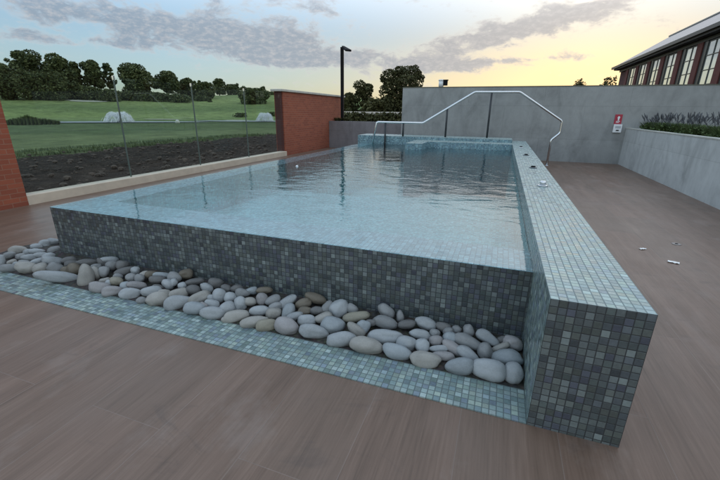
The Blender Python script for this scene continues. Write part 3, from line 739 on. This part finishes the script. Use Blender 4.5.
# ------------------------------------------------------------------ plants and trees
def leaves(mb, c, rad, n, size, rg, shell=.55, flat_=.0):
    for _ in range(n):
        while True:
            v = Vector((rg.uniform(-1, 1), rg.uniform(-1, 1), rg.uniform(-1, 1)))
            if .02 < v.length < 1: break
        l = v.length; v = v / l * (shell + (1 - shell) * l) if rg.random() < .75 else v
        p = Vector((c[0] + v.x * rad[0], c[1] + v.y * rad[1], c[2] + v.z * rad[2]))
        a = Vector((rg.gauss(0, 1), rg.gauss(0, 1), rg.gauss(0, .7))).normalized(); b = a.orthogonal().normalized()
        b = (Matrix.Rotation(rg.uniform(0, 6.28), 3, a) @ b)
        s = size * rg.uniform(.6, 1.3)
        mb.add([p - a * s - b * s * .15, p + b * s * .55, p + a * s, p - b * s * .55 + a * .1 * s], [(0, 1, 2, 3)])
def tree(label, base, h, w, seed, leaf='leaf', n=1500, size=.5, low=.18, gap=.0, trunk=True, name='tree', blobs=None, group=None, cat='tree', depth=None):
    rg = random.Random(seed)
    t = thing(name, label, cat, base, group)
    base = Vector(base); mb = MB(); tops = []
    nb = blobs or max(10, int(12 + w * .8))
    for k in range(nb):
        f = (k + .5) / nb; zf = low + (1 - low) * (.10 + .80 * (k + rg.uniform(.1, .9)) / nb)
        prof = math.sin(math.pi * min(1, (zf - low) / (1 - low) * .80 + .17)) ** .75
        ang = k * 2.4 + rg.uniform(-.5, .5); rr = w * prof * rg.uniform(.22, .80)
        c = base + Vector((math.cos(ang) * rr, math.sin(ang) * rr * .8, h * zf))
        br_ = w * rg.uniform(.34, .56) * (1 - gap)
        rz = br_ * rg.uniform(.6, .85)
        if c.z + rz > base.z + h: c.z = base.z + h - rz
        leaves(mb, c, (br_, br_, rz), n // nb, size, rg); tops.append(c)
    # loose sprays on the outline
    for k in range(nb):
        c = rg.choice(tops); ang = rg.uniform(0, 6.28); e = rg.uniform(-.3, .9)
        c2 = c + Vector((math.cos(ang), math.sin(ang), e)) * w * .36
        leaves(mb, c2, (w * .13, w * .13, w * .10), n // (nb * 5) + 2, size * .8, rg, .2)
    mb.build('crown', M[leaf], t)
    if trunk:
        tr = MB(); r0 = h * .022 + .05
        top = base + Vector((rg.uniform(-.04, .04) * h, 0, h * .72))
        tr.tube([base - Vector((0, 0, .3)), base + Vector((rg.uniform(-.01, .01) * h, 0, h * .2)), base.lerp(top, .6), top], [r0 * 1.25, r0, r0 * .7, r0 * .25], 7)
        for c in tops[:10]:
            s0 = base.lerp(top, rg.uniform(.3, .8)); md = s0.lerp(c, .5) - Vector((0, 0, h * .02))
            tr.tube([s0, md, c], [r0 * .42, r0 * .27, r0 * .08], 5)
        tr.build('trunk', M['bark'], t, True)
    return t
def at(u, v, dist):
    """ground point at the azimuth of photo column u, at a given distance"""
    d = ray(u, v); hd_ = Vector((d.x, d.y, 0)).normalized() * dist
    return Vector((hd_.x, hd_.y, ground_z(hd_.x, hd_.y)))
def top_h(u, v, b):
    d = ray(u, v); dist = math.hypot(b.x, b.y); return H + d.z / math.hypot(d.x, d.y) * dist - b.z
def far_tree(label, u, vtop, hw, dist, seed, **kw):
    b = at(u, vtop, dist); h = top_h(u, vtop, b)
    d = ray(u, vtop); cosv = F_PX / d.length
    w = hw * dist / math.hypot(d.x, d.y) * 1.08
    return tree(label, b, h, w, seed, **kw)
TL = 'trees along the ridge of the golf course'
LT = [  # label, u, v top, half width px, distance, leaf, n, gap
 ('dark tree cut by the left photo edge, left of the tallest domed tree', -4, 62, 12, 180, 'leaf', 2600, 0),
 ('tall broad domed tree near the left edge, highest on the ridge', 22, 49, 18, 185, 'leaf', 3600, .05),
 ('second tall domed tree from the left on the ridge, with a dense dark crown', 55, 53, 16, 180, 'leaf', 3400, .03),
 ('yellowish green tree leaning on the right of the second domed tree', 72, 61, 8, 188, 'leaf_lime', 1600, 0),
 ('open crowned tree with sky gaps, left of the thin gappy tree', 89, 58, 12, 185, 'leaf', 2000, .18),
 ('thin gappy tree with pale sky showing through, behind the first glass joint', 105, 62, 7, 188, 'leaf', 800, .25),
 ('wide dark tree right of the first glass joint', 132, 63, 18, 180, 'leaf', 3600, .03),
 ('lower wide tree with gaps, between the two left glass joints', 165, 71, 14, 190, 'leaf', 2400, .15),
 ('smaller dark tree just left of the second glass joint', 186, 78, 9, 192, 'leaf', 1800, .05),
 ('rounded dark tree just right of the second glass joint', 203, 82, 12, 185, 'leaf', 2400, 0),
 ('lone tall tree right of the pale sky gap on the ridge', 218, 78, 7, 230, 'leaf', 1500, .08),
 ('dark tree on the ridge between the lone tall tree and the dense hillside tree', 232, 84, 10, 232, 'leaf', 1800, .02),
 ('dense dark tree standing low on the hillside before the third glass joint', 251, 88, 15, 165, 'leaf', 3400, 0),
 ('small ridge tree showing just left of the brick wall coping', 270, 92, 9, 210, 'leaf', 1800, .05),
 ('ridge tree partly hidden behind the brick wall end', 281, 94, 9, 215, 'leaf', 1500, .05)]
for i, (lab, u, vt, hw, dist, lf, n_, gp) in enumerate(LT):
    far_tree(lab, u, vt, hw, dist, 100 + i, leaf=lf, n=int(n_ * 2.2), size=.46, gap=gp + .06, group=TL, low=.02 if gp < .1 else .2)
# dark understorey along the foot of the trees
UL = ['left edge of the photo', 'tallest domed tree', 'second domed tree', 'yellowish tree', 'open crowned tree', 'thin gappy tree', 'wide dark tree', 'lower wide tree', 'second glass joint', 'pale sky gap']
for i, (u, vt, hw) in enumerate(((2, 72, 15), (24, 70, 17), (47, 72, 16), (66, 79, 14), (86, 86, 13), (108, 89, 12), (128, 91, 13), (152, 92, 13), (176, 94, 12), (201, 96, 9))):
    far_tree('low dark thicket at the foot of the trees, below the ' + UL[i], u, vt, hw, 176 - (i % 3) * 3, 300 + i, n=3200, size=.40, low=.0, name='shrub', cat='shrub', group='thickets at the foot of the ridge trees', trunk=False)
# trees behind the low planter
G2 = 'trees behind the low grey planter'
far_tree('large round dark tree rising beside the tall grey wall', 402, 65, 25, 62, 41, leaf='leaf_olive', n=9000, size=.21, gap=.14, group=G2, low=.08)
far_tree('smaller rounded tree between the lamp post and the large round tree', 363, 80, 14, 60, 42, leaf='leaf_olive', n=3600, size=.19, gap=.2, group=G2, low=.08)
far_tree('low bushy tree just right of the lamp post', 348, 91, 8, 58, 43, leaf='leaf_olive', n=1400, size=.26, group=G2, low=.02)
far_tree('low dark bush filling the gap below the rounded tree', 378, 97, 14, 57, 44, leaf='leaf_olive', n=2200, size=.26, group=G2, low=.0, trunk=False, name='shrub', cat='shrub')
# hedge and pale boundary wall behind the low planter
t = thing('hedge', 'clipped green hedge running behind the low grey planter', 'hedge', at(375, 118, 28))
hb = MB(); rg = random.Random(5)
pa, pb = at(330, 118, 28), at(415, 118, 28)
zt_ = top_h(375, 113.6, at(375, 118, 28)) + at(375, 118, 28).z
for k in range(26):
    c = pa.lerp(pb, k / 25); hz = zt_ - c.z
    leaves(hb, (c.x, c.y, c.z + hz * .5), (.55, .55, hz * .56), 420, .12, rg, .3)
hb.build('foliage', M['leaf_olive'], t)
a1, b1 = at(325, 113, 48), at(420, 113, 48)
zz0 = top_h(370, 113.8, at(370, 113, 48)) + at(370, 113, 48).z; zz1 = top_h(370, 111.6, at(370, 113, 48)) + at(370, 113, 48).z
wl = MB(); dvec = (b1 - a1).normalized(); nv = Vector((-dvec.y, dvec.x, 0)) * .15
vs = [a1 - nv, b1 - nv, b1 + nv, a1 + nv]
wl.add([Vector((q.x, q.y, -1)) for q in vs] + [Vector((q.x, q.y, zz1)) for q in vs], [(0, 3, 2, 1), (4, 5, 6, 7), (0, 1, 5, 4), (1, 2, 6, 5), (2, 3, 7, 6), (3, 0, 4, 7)])
tag(wl.build('boundary_wall', simple('pale_wall_paint', (.62, .56, .50), .8, 0, .25, .8)), 'long pale boundary wall beyond the hedge, below the round trees', 'wall')

# lavender and grass in the long planter
LAVL = ['nearest the back wall', 'second from the back wall', 'third from the back wall', 'fourth from the back wall', 'fifth from the back wall', 'sixth from the back wall', 'just behind the right photo edge', 'cut by the right photo edge']
def tuft(mb, base, h, w, n, rg, blade=.012):
    for _ in range(n):
        a = rg.uniform(0, 6.28); r = w * rg.random() ** .6 * .6
        p0 = base + Vector((math.cos(a) * r * .6, math.sin(a) * r * .6, 0))
        hh = h * rg.uniform(.55, 1.0); p2 = base + Vector((math.cos(a) * r * 1.7, math.sin(a) * r * 1.7, hh)); p1 = p0.lerp(p2, .5) + Vector((0, 0, hh * .12))
        s = Vector((-math.sin(a + .6), math.cos(a + .6), 0)) * blade
        mb.add([p0 - s, p0 + s, p1 + s * .8, p1 - s * .8, p2], [(0, 1, 2, 3), (3, 2, 4)])
for i in range(8):
    y = 13.75 - i * .62; x = 4.10 + .10 * math.sin(i * 2.3); rg = random.Random(60 + i)
    t = thing('lavender_plant', 'clump of lavender in the long planter, ' + LAVL[i], 'lavender', (x, y, 1.06), 'lavender clumps in the long planter')
    f = MB(); tuft(f, Vector((x, y, 1.06)), .30, .40, 420, rg, .008); leaves(f, (x, y, 1.17), (.30, .36, .15), 260, .035, rg, .4); f.build('foliage', M['leaf_lav'], t)
    fl = MB()
    for _ in range(24):
        a = rg.uniform(0, 6.28); r = rg.random() ** .5 * .34; hh = rg.uniform(.32, .52)
        b0 = Vector((x + math.cos(a) * r * .5, y + math.sin(a) * r * .5, 1.15)); tip = Vector((x + math.cos(a) * r * 1.25, y + math.sin(a) * r * 1.25, 1.06 + hh))
        fl.tube([b0, tip], [.003, .002], 4); m0 = b0.lerp(tip, .72)
        fl.tube([m0, m0.lerp(tip, .5), tip + (tip - m0) * .1], [.007, .013, .004], 5)
    fl.build('flower_spikes', M['lav_flower'], t)
# small plants in the low planter beside the lamp post
for i, (u, lab) in enumerate(((338, 'small dark grassy plant left of the lamp post in the low planter'), (346.5, 'small leafy plant right of the lamp post in the low planter'))):
    p = onY(u, 118, 16.4); t = thing('grass_plant', lab, 'plant', (p.x, 16.4, 1.07), 'small plants in the low planter'); f = MB(); tuft(f, Vector((p.x, 16.4, 1.07)), .22, .24, 260, random.Random(80 + i), .009); f.build('foliage', M['leaf_olive'], t)
# shrub tips above the back wall
for i, (u, v, hw, y, lf, lab) in enumerate(((581, 76, 9, 19, 'leaf_olive', 'feathery shrub tip showing above the grey back wall'), (611, 74, 5.5, 34, 'leaf_olive', 'dark shrub against the far end of the building'), (602, 82.5, 6, 33.5, 'leaf_lime', 'low yellow green shrub peeking over the wall beside the building'))):
    d = ray(u, v); k = y / d.y; p = CAM + d * k
    base = Vector((p.x, p.y, ground_z(p.x, p.y))); hh = p.z - base.z; w_ = hw * k
    rg = random.Random(200 + i); t = thing('shrub', lab, 'shrub', base); f = MB()
    if i == 0:
        for _ in range(60):
            a = rg.uniform(0, 6.28); sp = rg.random() ** .7
            tip = base + Vector((math.cos(a) * w_ * sp * 1.3, math.sin(a) * w_ * sp, hh * (1.0 - .22 * sp ** 1.3 - rg.random() * .08)))
            mid = base + Vector((math.cos(a) * w_ * sp * .4, math.sin(a) * w_ * sp * .4, hh * .62))
            f.tube([mid, mid.lerp(tip, .6), tip], [.02, .012, .003], 4)
            for q in range(9):
                c = mid.lerp(tip, .35 + .65 * q / 9); leaves(f, c, (.10, .10, .07), 6, .045, rg, .2)
    else:
        for _ in range(26):
            a = rg.uniform(0, 6.28); r = rg.random() ** .5 * w_
            leaves(f, base + Vector((math.cos(a) * r, math.sin(a) * r, hh * rg.uniform(.3, .88))), (w_ * .4, w_ * .4, hh * .12), 90, .09, rg, .3)
    f.build('foliage', M[lf], t)
    s_ = MB(); s_.tube([base, base + Vector((0, 0, hh * .7))], [.05, .03], 6); s_.build('stem', M['bark'], t)

# ------------------------------------------------------------------ pond, fountains, course details
def disc(name, c, ra, rb, ang, z, mat):
    mb = MB(); vs = []
    for k in range(48):
        a = 2 * math.pi * k / 48; wob = 1 + .08 * math.sin(3 * a + ra) + .05 * math.sin(5 * a)
        x, y = math.cos(a) * ra * wob, math.sin(a) * rb * wob
        vs.append((c.x + x * math.cos(ang) - y * math.sin(ang), c.y + x * math.sin(ang) + y * math.cos(ang), z))
    mb.add(vs, [tuple(range(48))]); return struct(mb.build(name, mat))
m, nt, b = newmat('pond_water'); b.inputs['Base Color'].default_value = (.16, .19, .20, 1); b.inputs['Roughness'].default_value = .38
nt.links.new(bump(nt, noise_n(nt, vmath(nt, 'MULTIPLY', pos(nt), (1, 1, 1)), 3, 4), 1.0, .25), b.inputs['Normal']); M['pond'] = m
def fountain_mat():
    m, nt, b = newmat('fountain_spray'); b.inputs['Base Color'].default_value = (.85, .88, .9, 1); b.inputs['Roughness'].default_value = .5
    b.inputs['Alpha'].default_value = .45; return m
M['spray'] = fountain_mat()
for i, (u, dist, hw, hpx, lab) in enumerate(((118.5, 84, 14, 9.0, 'white dome fountain on the pond behind the first glass joint'), (265, 92, 9.0, 7.5, 'white dome fountain on the pond beside the brick wall end'))):
    c = at(u, 118, dist); c.z = -.80
    ang = math.atan2(-c.x, c.y) 
    disc('pond', at(u - (0 if i == 0 else 8), 118, dist + 1), 15 if i == 0 else 13, 4.2, ang, -.70, M['pond'])
    k = dist / F_PX / 1.0 * .80
    k = dist / math.hypot(ray(u, 118).x, ray(u, 118).y)
    R0 = hw * k; H0 = hpx * k
    t = thing('fountain', lab, 'fountain', (c.x, c.y, -.7), 'dome fountains on the ponds'); sp = MB(); rg = random.Random(31 + i)
    for q in range(1300):
        a = rg.uniform(0, 6.28); rr = R0 * rg.uniform(.55, 1.06) ** .7; hh = H0 * rg.uniform(.70, 1.06); th = rg.uniform(.010, .024)
        pts = []
        for s_ in range(9):
            x_ = s_ / 8; z_ = hh * (1 - (2 * min(1, .16 + x_ * .86) - 1) ** 2) if s_ else 0.0
            z_ = hh * (1 - abs(x_ - .42) ** 2.3 / (.42 ** 2.3 if x_ < .42 else .58 ** 2.3))
            pts.append((c.x + math.cos(a) * rr * x_, c.y + math.sin(a) * rr * x_, -.7 + max(0, z_)))
        j0 = rg.randint(0, 7)
        for j in ((j0, j0 + 1), ) if rg.random() < .6 else ((j0, j0 + 1), ((j0 + 4) % 8, (j0 + 4) % 8 + 1)):
            jit = Vector((rg.gauss(0, .06), rg.gauss(0, .06), rg.gauss(0, .05)))
            sp.tube([Vector(pts[j[0]]) + jit, Vector(pts[j[1]]) + jit * 1.6], [th * (.7 + .1 * j[0]), th * (.9 + .1 * j[0])], 4)
    sp.build('jets', M['spray'], t, True)
    MB().lathe((c.x, c.y, -.7), [(.35, -.02), (.35, .10), (.12, .18)], 12).build('nozzle_float', M['black'], t)
M['sand'] = simple('bunker_sand', (.42, .42, .33), .9, 0, .1, .5)
def patch(name, u, v_guess, dist, ra, rb, mat, tilt=True):
    c = at(u, v_guess, dist); ang = math.atan2(-c.x, c.y); mb = MB(); vs = []
    for k in range(28):
        a = 2 * math.pi * k / 28; wob = 1 + .18 * math.sin(2 * a + u) + .08 * math.sin(5 * a)
        x, y = math.cos(a) * ra * wob, math.sin(a) * rb * wob
        X_, Y_ = c.x + x * math.cos(ang) - y * math.sin(ang), c.y + x * math.sin(ang) + y * math.cos(ang)
        vs.append((X_, Y_, ground_z(X_, Y_) + .12))
    mb.add(vs + [(c.x, c.y, ground_z(c.x, c.y) + .16)], [(k, (k + 1) % 28, 28) for k in range(28)]); return struct(mb.build(name, mat))
patch('sand_bunker', 86, 92, 168, 7, 3, M['sand']); patch('sand_bunker', 103, 92, 170, 4, 2.5, M['sand'])
patch('sand_bunker', 164, 115, 105, 4.0, 1.2, M['sand']); patch('sand_bunker', 237, 119, 100, 3.5, 1.2, M['sand'])
# pale boulder by the pond
c = at(177, 118, 80); mb = MB(); vs = []
for v in ICO_V[:]: 
    s_ = v * (1 + .18 * noise.noise(v * 1.3 + Vector((3, 1, 7)))); vs.append((c.x + s_.x * .38, c.y + s_.y * .38, c.z + .2 + s_.z * .36))
mb.add(vs, ICO_F); tag(mb.build('boulder', simple('pale_boulder', (.50, .52, .46), .9, 0, .15, 3), None, True), 'small pale boulder on the grass left of the second glass joint', 'boulder')
# reeds left of the fountain
RL = ['leftmost, beside the brick wall', 'the tallest, second from the left', 'the rightmost, towards the fountain']
for i, (u, v, hw, dist) in enumerate(((13, 117.5, 7, 74), (26, 113.5, 9, 73), (44, 117.5, 10, 75))):
    b_ = at(u, v, dist); hh = top_h(u, v, b_); k = dist / math.hypot(ray(u, v).x, ray(u, v).y); t = thing('reed_clump', 'clump of dark reeds on the course, ' + RL[i], 'reeds', b_, 'reed clumps left of the fountain'); f = MB()
    for q in range(7):
        ox = (q / 6 - .5) * 2 * hw * k; cdir = Vector((math.cos(math.atan2(-b_.x, b_.y)), math.sin(math.atan2(-b_.x, b_.y)), 0))
        tuft(f, b_ + cdir * ox, hh * (1 - .35 * abs(q / 3 - 1)), hw * k * .30, 110, random.Random(i * 10 + q), .07)
    f.build('blades', M['reed'], t)
for i, (u, v, hw, dist, lab) in enumerate(((240, 113, 7, 118, 'low dark bush behind the right pond'), (210, 101, 2.2, 170, 'tiny round bush alone on the hillside below the sky gap'), (275, 112, 8, 125, 'low dark bush behind the fountain beside the brick wall end'))):
    far_tree(lab, u, v, hw, dist, 500 + i, n=700, size=.32, low=0, name='shrub', cat='shrub', trunk=False)

# ------------------------------------------------------------------ building on the right
BX = 12.0; ZE0, ZE1 = 6.35, 6.85
bt = thing('office_building', 'long building with red brick pilasters, tall windows and pale metal roof behind the wall', 'building', (16, 38, 0))
Y0b, Y1b = 17.5, 55.0
MB().box(BX + .02, Y0b, -.8, 22, Y1b, ZE0).build('wall', M['brick_dark'], bt)
rf = MB()
ze = 6.75; xe = BX - .75; xr = 14.6; zr = 9.0; ye = Y1b + 1.0; yh = 50.5; xe2 = 22.9; 
A_ = [(xe, Y0b - 1, ze), (xe, ye, ze), (xr, yh, zr), (xr, Y0b - 1, zr), (xe2, ye, ze), (xe2, Y0b - 1, ze), (20.0, yh, zr), (20.0, Y0b - 1, zr)]
rf.add(A_, [(0, 3, 2, 1), (1, 2, 6, 4), (3, 7, 6, 2), (4, 6, 7, 5), (0, 1, 4, 5)])
def roof_mat():
    m, nt, b = newmat('standing_seam_zinc'); P = pos(nt); s = N(nt, 'ShaderNodeSeparateXYZ'); nt.links.new(P, s.inputs[0])
    fr = math_n(nt, 'FRACT', math_n(nt, 'MULTIPLY', s.outputs[1], 1 / .6)); seam = math_n(nt, 'GREATER_THAN', fr, .92)
    f = noise_n(nt, P, .7, 4)
    nt.links.new(mixc(nt, seam, ramp(nt, f, [(.3, (.24, .22, .215)), (.7, (.31, .285, .28))]), (.22, .21, .21)), b.inputs['Base Color'])
    b.inputs['Metallic'].default_value = .5; b.inputs['Roughness'].default_value = .42
    nt.links.new(bump(nt, seam, .6, .03), b.inputs['Normal']); return m
ro_ = rf.build('roof', roof_mat(), bt)
MB().box(xe - .06, Y0b - 1, ze - .20, xe + .10, ye, ze + .04).build('gutter', simple('dark_gutter', (.035, .034, .036), .4, .3, .1, 5), ro_)
MB().tube([(xr, Y0b - 1, zr + .05), (xr, yh, zr + .05)], .10, 6).build('ridge_cap', M['darksteel'], ro_)
MB().box(xe + .12, Y0b - .9, ze - .35, BX - .02, Y1b + .5, ze - .06).build('soffit', simple('dark_soffit', (.06, .052, .05), .7, 0, .2, 2), bt)
MB().box(BX - .14, Y0b, 6.17, BX - .03, Y1b, ze - .37).build('fascia', simple('dark_fascia', (.035, .035, .038), .5, .2, .2, 2), bt)
m, nt, b = newmat('window_glass'); b.inputs['Base Color'].default_value = (.10, .13, .13, 1); b.inputs['Roughness'].default_value = .04; b.inputs['Metallic'].default_value = .75
b.inputs['Base Color'].default_value = (.70, .75, .73, 1); M['pane'] = m
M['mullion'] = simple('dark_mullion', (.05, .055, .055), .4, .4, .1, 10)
pyc = [51.6 - 3.42 * k for k in range(10)]
for k, y in enumerate(pyc):
    MB().box(BX - .17, y - .43, -.6, BX + .01, y + .43, 6.16).build('pilaster', M['brick_dark' if False else 'pil'] if 'pil' in M else M.setdefault('pil', brick_mat('pilaster_brick', (.19, .052, .040), (.13, .038, .031), (.12, .06, .05))), bt)
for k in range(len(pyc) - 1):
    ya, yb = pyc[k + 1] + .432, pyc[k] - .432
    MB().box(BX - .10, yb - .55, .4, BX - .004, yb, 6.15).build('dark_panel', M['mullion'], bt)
    yb -= .552
    wn = MB().box(BX - .035, ya, .4, BX - .005, yb, 6.15).build('window', M['pane'], bt)
    fr = MB()
    for j in range(3):
        yy = ya + .03 + (yb - ya - .06) * j / 2; fr.box(BX - .075, yy - .03, .4, BX - .037, yy + .03, 6.14)
    for z in (.43, 1.6, 2.75, 3.45, 4.35, 5.25, 6.10): fr.box(BX - .070, ya + .005, z - .028, BX - .0375, yb - .005, z + .028)
    fr.build('frame', M['mullion'], wn)

# ------------------------------------------------------------------ sky
SUN_AZ, SUN_EL = 9, 3
wd = bpy.data.worlds.new("World"); sc.world = wd; wd.use_nodes = True
nt = wd.node_tree; bg = nt.nodes['Background']
sky = N(nt, 'ShaderNodeTexSky', sky_type='NISHITA'); sky.sun_disc = False
sky.sun_elevation = R(SUN_EL); sky.sun_rotation = R(SUN_AZ); sky.ozone_density = 2.2; sky.dust_density = 1.2; sky.air_density = 1.0
gm = N(nt, 'ShaderNodeGamma'); gm.inputs[1].default_value = .32; nt.links.new(sky.outputs[0], gm.inputs[0])
SKYGAIN = 4.6
tc = N(nt, 'ShaderNodeTexCoord').outputs['Generated']
nv_ = vmath(nt, 'NORMALIZE', tc); s = N(nt, 'ShaderNodeSeparateXYZ'); nt.links.new(nv_, s.inputs[0])
az = math_n(nt, 'MULTIPLY', math_n(nt, 'ARCTAN2', s.outputs[0], s.outputs[1]), 57.2958)
el = math_n(nt, 'MULTIPLY', math_n(nt, 'ARCSINE', s.outputs[2]), 57.2958)
b1 = N(nt, 'ShaderNodeMapRange', interpolation_type='SMOOTHSTEP'); nt.links.new(el, b1.inputs[0]); b1.inputs[1].default_value = 8.5; b1.inputs[2].default_value = 24
b2 = N(nt, 'ShaderNodeMapRange', interpolation_type='SMOOTHSTEP'); nt.links.new(math_n(nt, 'ABSOLUTE', math_n(nt, 'ADD', az, 15)), b2.inputs[0]); b2.inputs[1].default_value = 55; b2.inputs[2].default_value = 120
warm = N(nt, 'ShaderNodeMapRange'); nt.links.new(az, warm.inputs[0]); warm.inputs[1].default_value = -45; warm.inputs[2].default_value = 5
tint = mixc(nt, warm.outputs[0], (.80, 1.03, 1.22), (1.0, .885, .69))
lowe = N(nt, 'ShaderNodeMapRange', interpolation_type='SMOOTHSTEP'); nt.links.new(el, lowe.inputs[0]); lowe.inputs[1].default_value = 4.5; lowe.inputs[2].default_value = 13
tint = mixc(nt, math_n(nt, 'MULTIPLY', lowe.outputs[0], .85), tint, mixc(nt, warm.outputs[0], (.74, 1.0, 1.30), (.86, 1.0, 1.16)))
tint = mixc(nt, b1.outputs[0], tint, (2.36, 2.45, 2.56))
tint = mixc(nt, math_n(nt, 'MULTIPLY', b2.outputs[0], math_n(nt, 'SUBTRACT', 1, b1.outputs[0])), tint, (1.9, 1.86, 1.9))
base = mixc(nt, 1.0, mixc(nt, 1.0, gm.outputs[0], tint, 'MULTIPLY'), (SKYGAIN,) * 3, 'MULTIPLY')
cv = N(nt, 'ShaderNodeCombineXYZ'); nt.links.new(math_n(nt, 'MULTIPLY', az, .40), cv.inputs[0]); nt.links.new(math_n(nt, 'MULTIPLY', el, .85), cv.inputs[1])
n1 = noise_n(nt, cv.outputs[0], .55, 7, .62, dist=.4)
n2 = noise_n(nt, vmath(nt, 'ADD', cv.outputs[0], (31, 7, 0)), 2.6, 5, .62)
def blob(a0, e0, ra, re, tilt, amp):
    da = math_n(nt, 'SUBTRACT', az, a0); de = math_n(nt, 'SUBTRACT', math_n(nt, 'SUBTRACT', el, e0), math_n(nt, 'MULTIPLY', da, tilt))
    q = math_n(nt, 'ADD', math_n(nt, 'POWER', math_n(nt, 'ABSOLUTE', math_n(nt, 'MULTIPLY', da, 1 / ra)), 2), math_n(nt, 'POWER', math_n(nt, 'ABSOLUTE', math_n(nt, 'MULTIPLY', de, 1 / re)), 2))
    return math_n(nt, 'MULTIPLY', math_n(nt, 'POWER', 2.718, math_n(nt, 'MULTIPLY', q, -1)), amp)
BL = [(-50, 10.0, 15, 1.5, -.03, .75), (-40, 8.4, 8, 1.8, -.05, .75), (-31, 9.0, 8, 3.2, -.10, .6), (-27, 6.8, 9, 1.2, .03, .80), (-27, 12.6, 6, 1.2, -.2, .45), (-13, 6.6, 5, .9, .06, .45),
      (1, 10.2, 13, 1.5, .17, 1.1), (-9, 5.9, 8, .9, .03, .85), (-52, 13.5, 16, 1.5, .02, .5), (-56, 7.2, 9, .7, .02, .5), (2, 6.6, 10, .35, .02, .35)]
acc = None
for b_ in BL:
    o = blob(*b_); acc = o if acc is None else math_n(nt, 'ADD', acc, o)
hi_ = N(nt, 'ShaderNodeMapRange'); nt.links.new(el, hi_.inputs[0]); hi_.inputs[1].default_value = 14; hi_.inputs[2].default_value = 24; hi_.inputs[3].default_value = 0; hi_.inputs[4].default_value = .30
acc = math_n(nt, 'ADD', acc, hi_.outputs[0])
tex = math_n(nt, 'ADD', math_n(nt, 'MULTIPLY', n1, 1.75), math_n(nt, 'MULTIPLY', n2, .55))       # about .2 .. .9
mask = N(nt, 'ShaderNodeMapRange', interpolation_type='SMOOTHSTEP'); nt.links.new(math_n(nt, 'ADD', math_n(nt, 'MULTIPLY', acc, .72), math_n(nt, 'SUBTRACT', tex, 1.15)), mask.inputs[0])
mask.inputs[1].default_value = .10; mask.inputs[2].default_value = .52
# cloud colour: blue grey away from the sunset, warm cream grey near it
near = N(nt, 'ShaderNodeMapRange'); nt.links.new(az, near.inputs[0]); near.inputs[1].default_value = -50; near.inputs[2].default_value = 12
ccol = ramp(nt, near.outputs[0], [(0, (2.7, 3.4, 4.2)), (.35, (3.3, 3.75, 4.3)), (.65, (4.4, 4.4, 4.5)), (1, (5.5, 5.1, 4.8))])
ccol = mixc(nt, math_n(nt, 'MULTIPLY', math_n(nt, 'SUBTRACT', n2, .45, clamp=True), 1.5), ccol, (7.6, 7.0, 6.6))
ccol = mixc(nt, 1.0, ccol, mixc(nt, b1.outputs[0], (1, 1, 1), (1.9, 2.1, 2.3)), 'MULTIPLY')
edge = mixc(nt, near.outputs[0], (6.0, 6.2, 6.4), (8.6, 7.6, 6.6))
ccol = mixc(nt, math_n(nt, 'MULTIPLY', math_n(nt, 'SUBTRACT', 1, mask.outputs[0]), math_n(nt, 'SUBTRACT', 1, b1.outputs[0])), ccol, edge)
col = mixc(nt, math_n(nt, 'MULTIPLY', mask.outputs[0], .94), base, ccol)
nt.links.new(col, bg.inputs['Color']); bg.inputs['Strength'].default_value = .10

sun = bpy.data.lights.new('sun', 'SUN'); so = bpy.data.objects.new('sun', sun); COL.objects.link(so)
sun.energy = .30; sun.angle = R(12); sun.color = (1, .80, .55)
sd = Vector((math.sin(R(SUN_AZ)) * math.cos(R(SUN_EL)), math.cos(R(SUN_AZ)) * math.cos(R(SUN_EL)), math.sin(R(SUN_EL))))
so.rotation_euler = sd.to_track_quat('Z', 'Y').to_euler()

vs_ = sc.view_settings; vs_.view_transform = 'Standard'; vs_.look = 'None'; vs_.exposure = 0.15; vs_.gamma = 1; vs_.use_curve_mapping = False
sc.cycles.max_bounces = 8; sc.cycles.transparent_max_bounces = 16; sc.cycles.caustics_reflective = False; sc.cycles.caustics_refractive = False
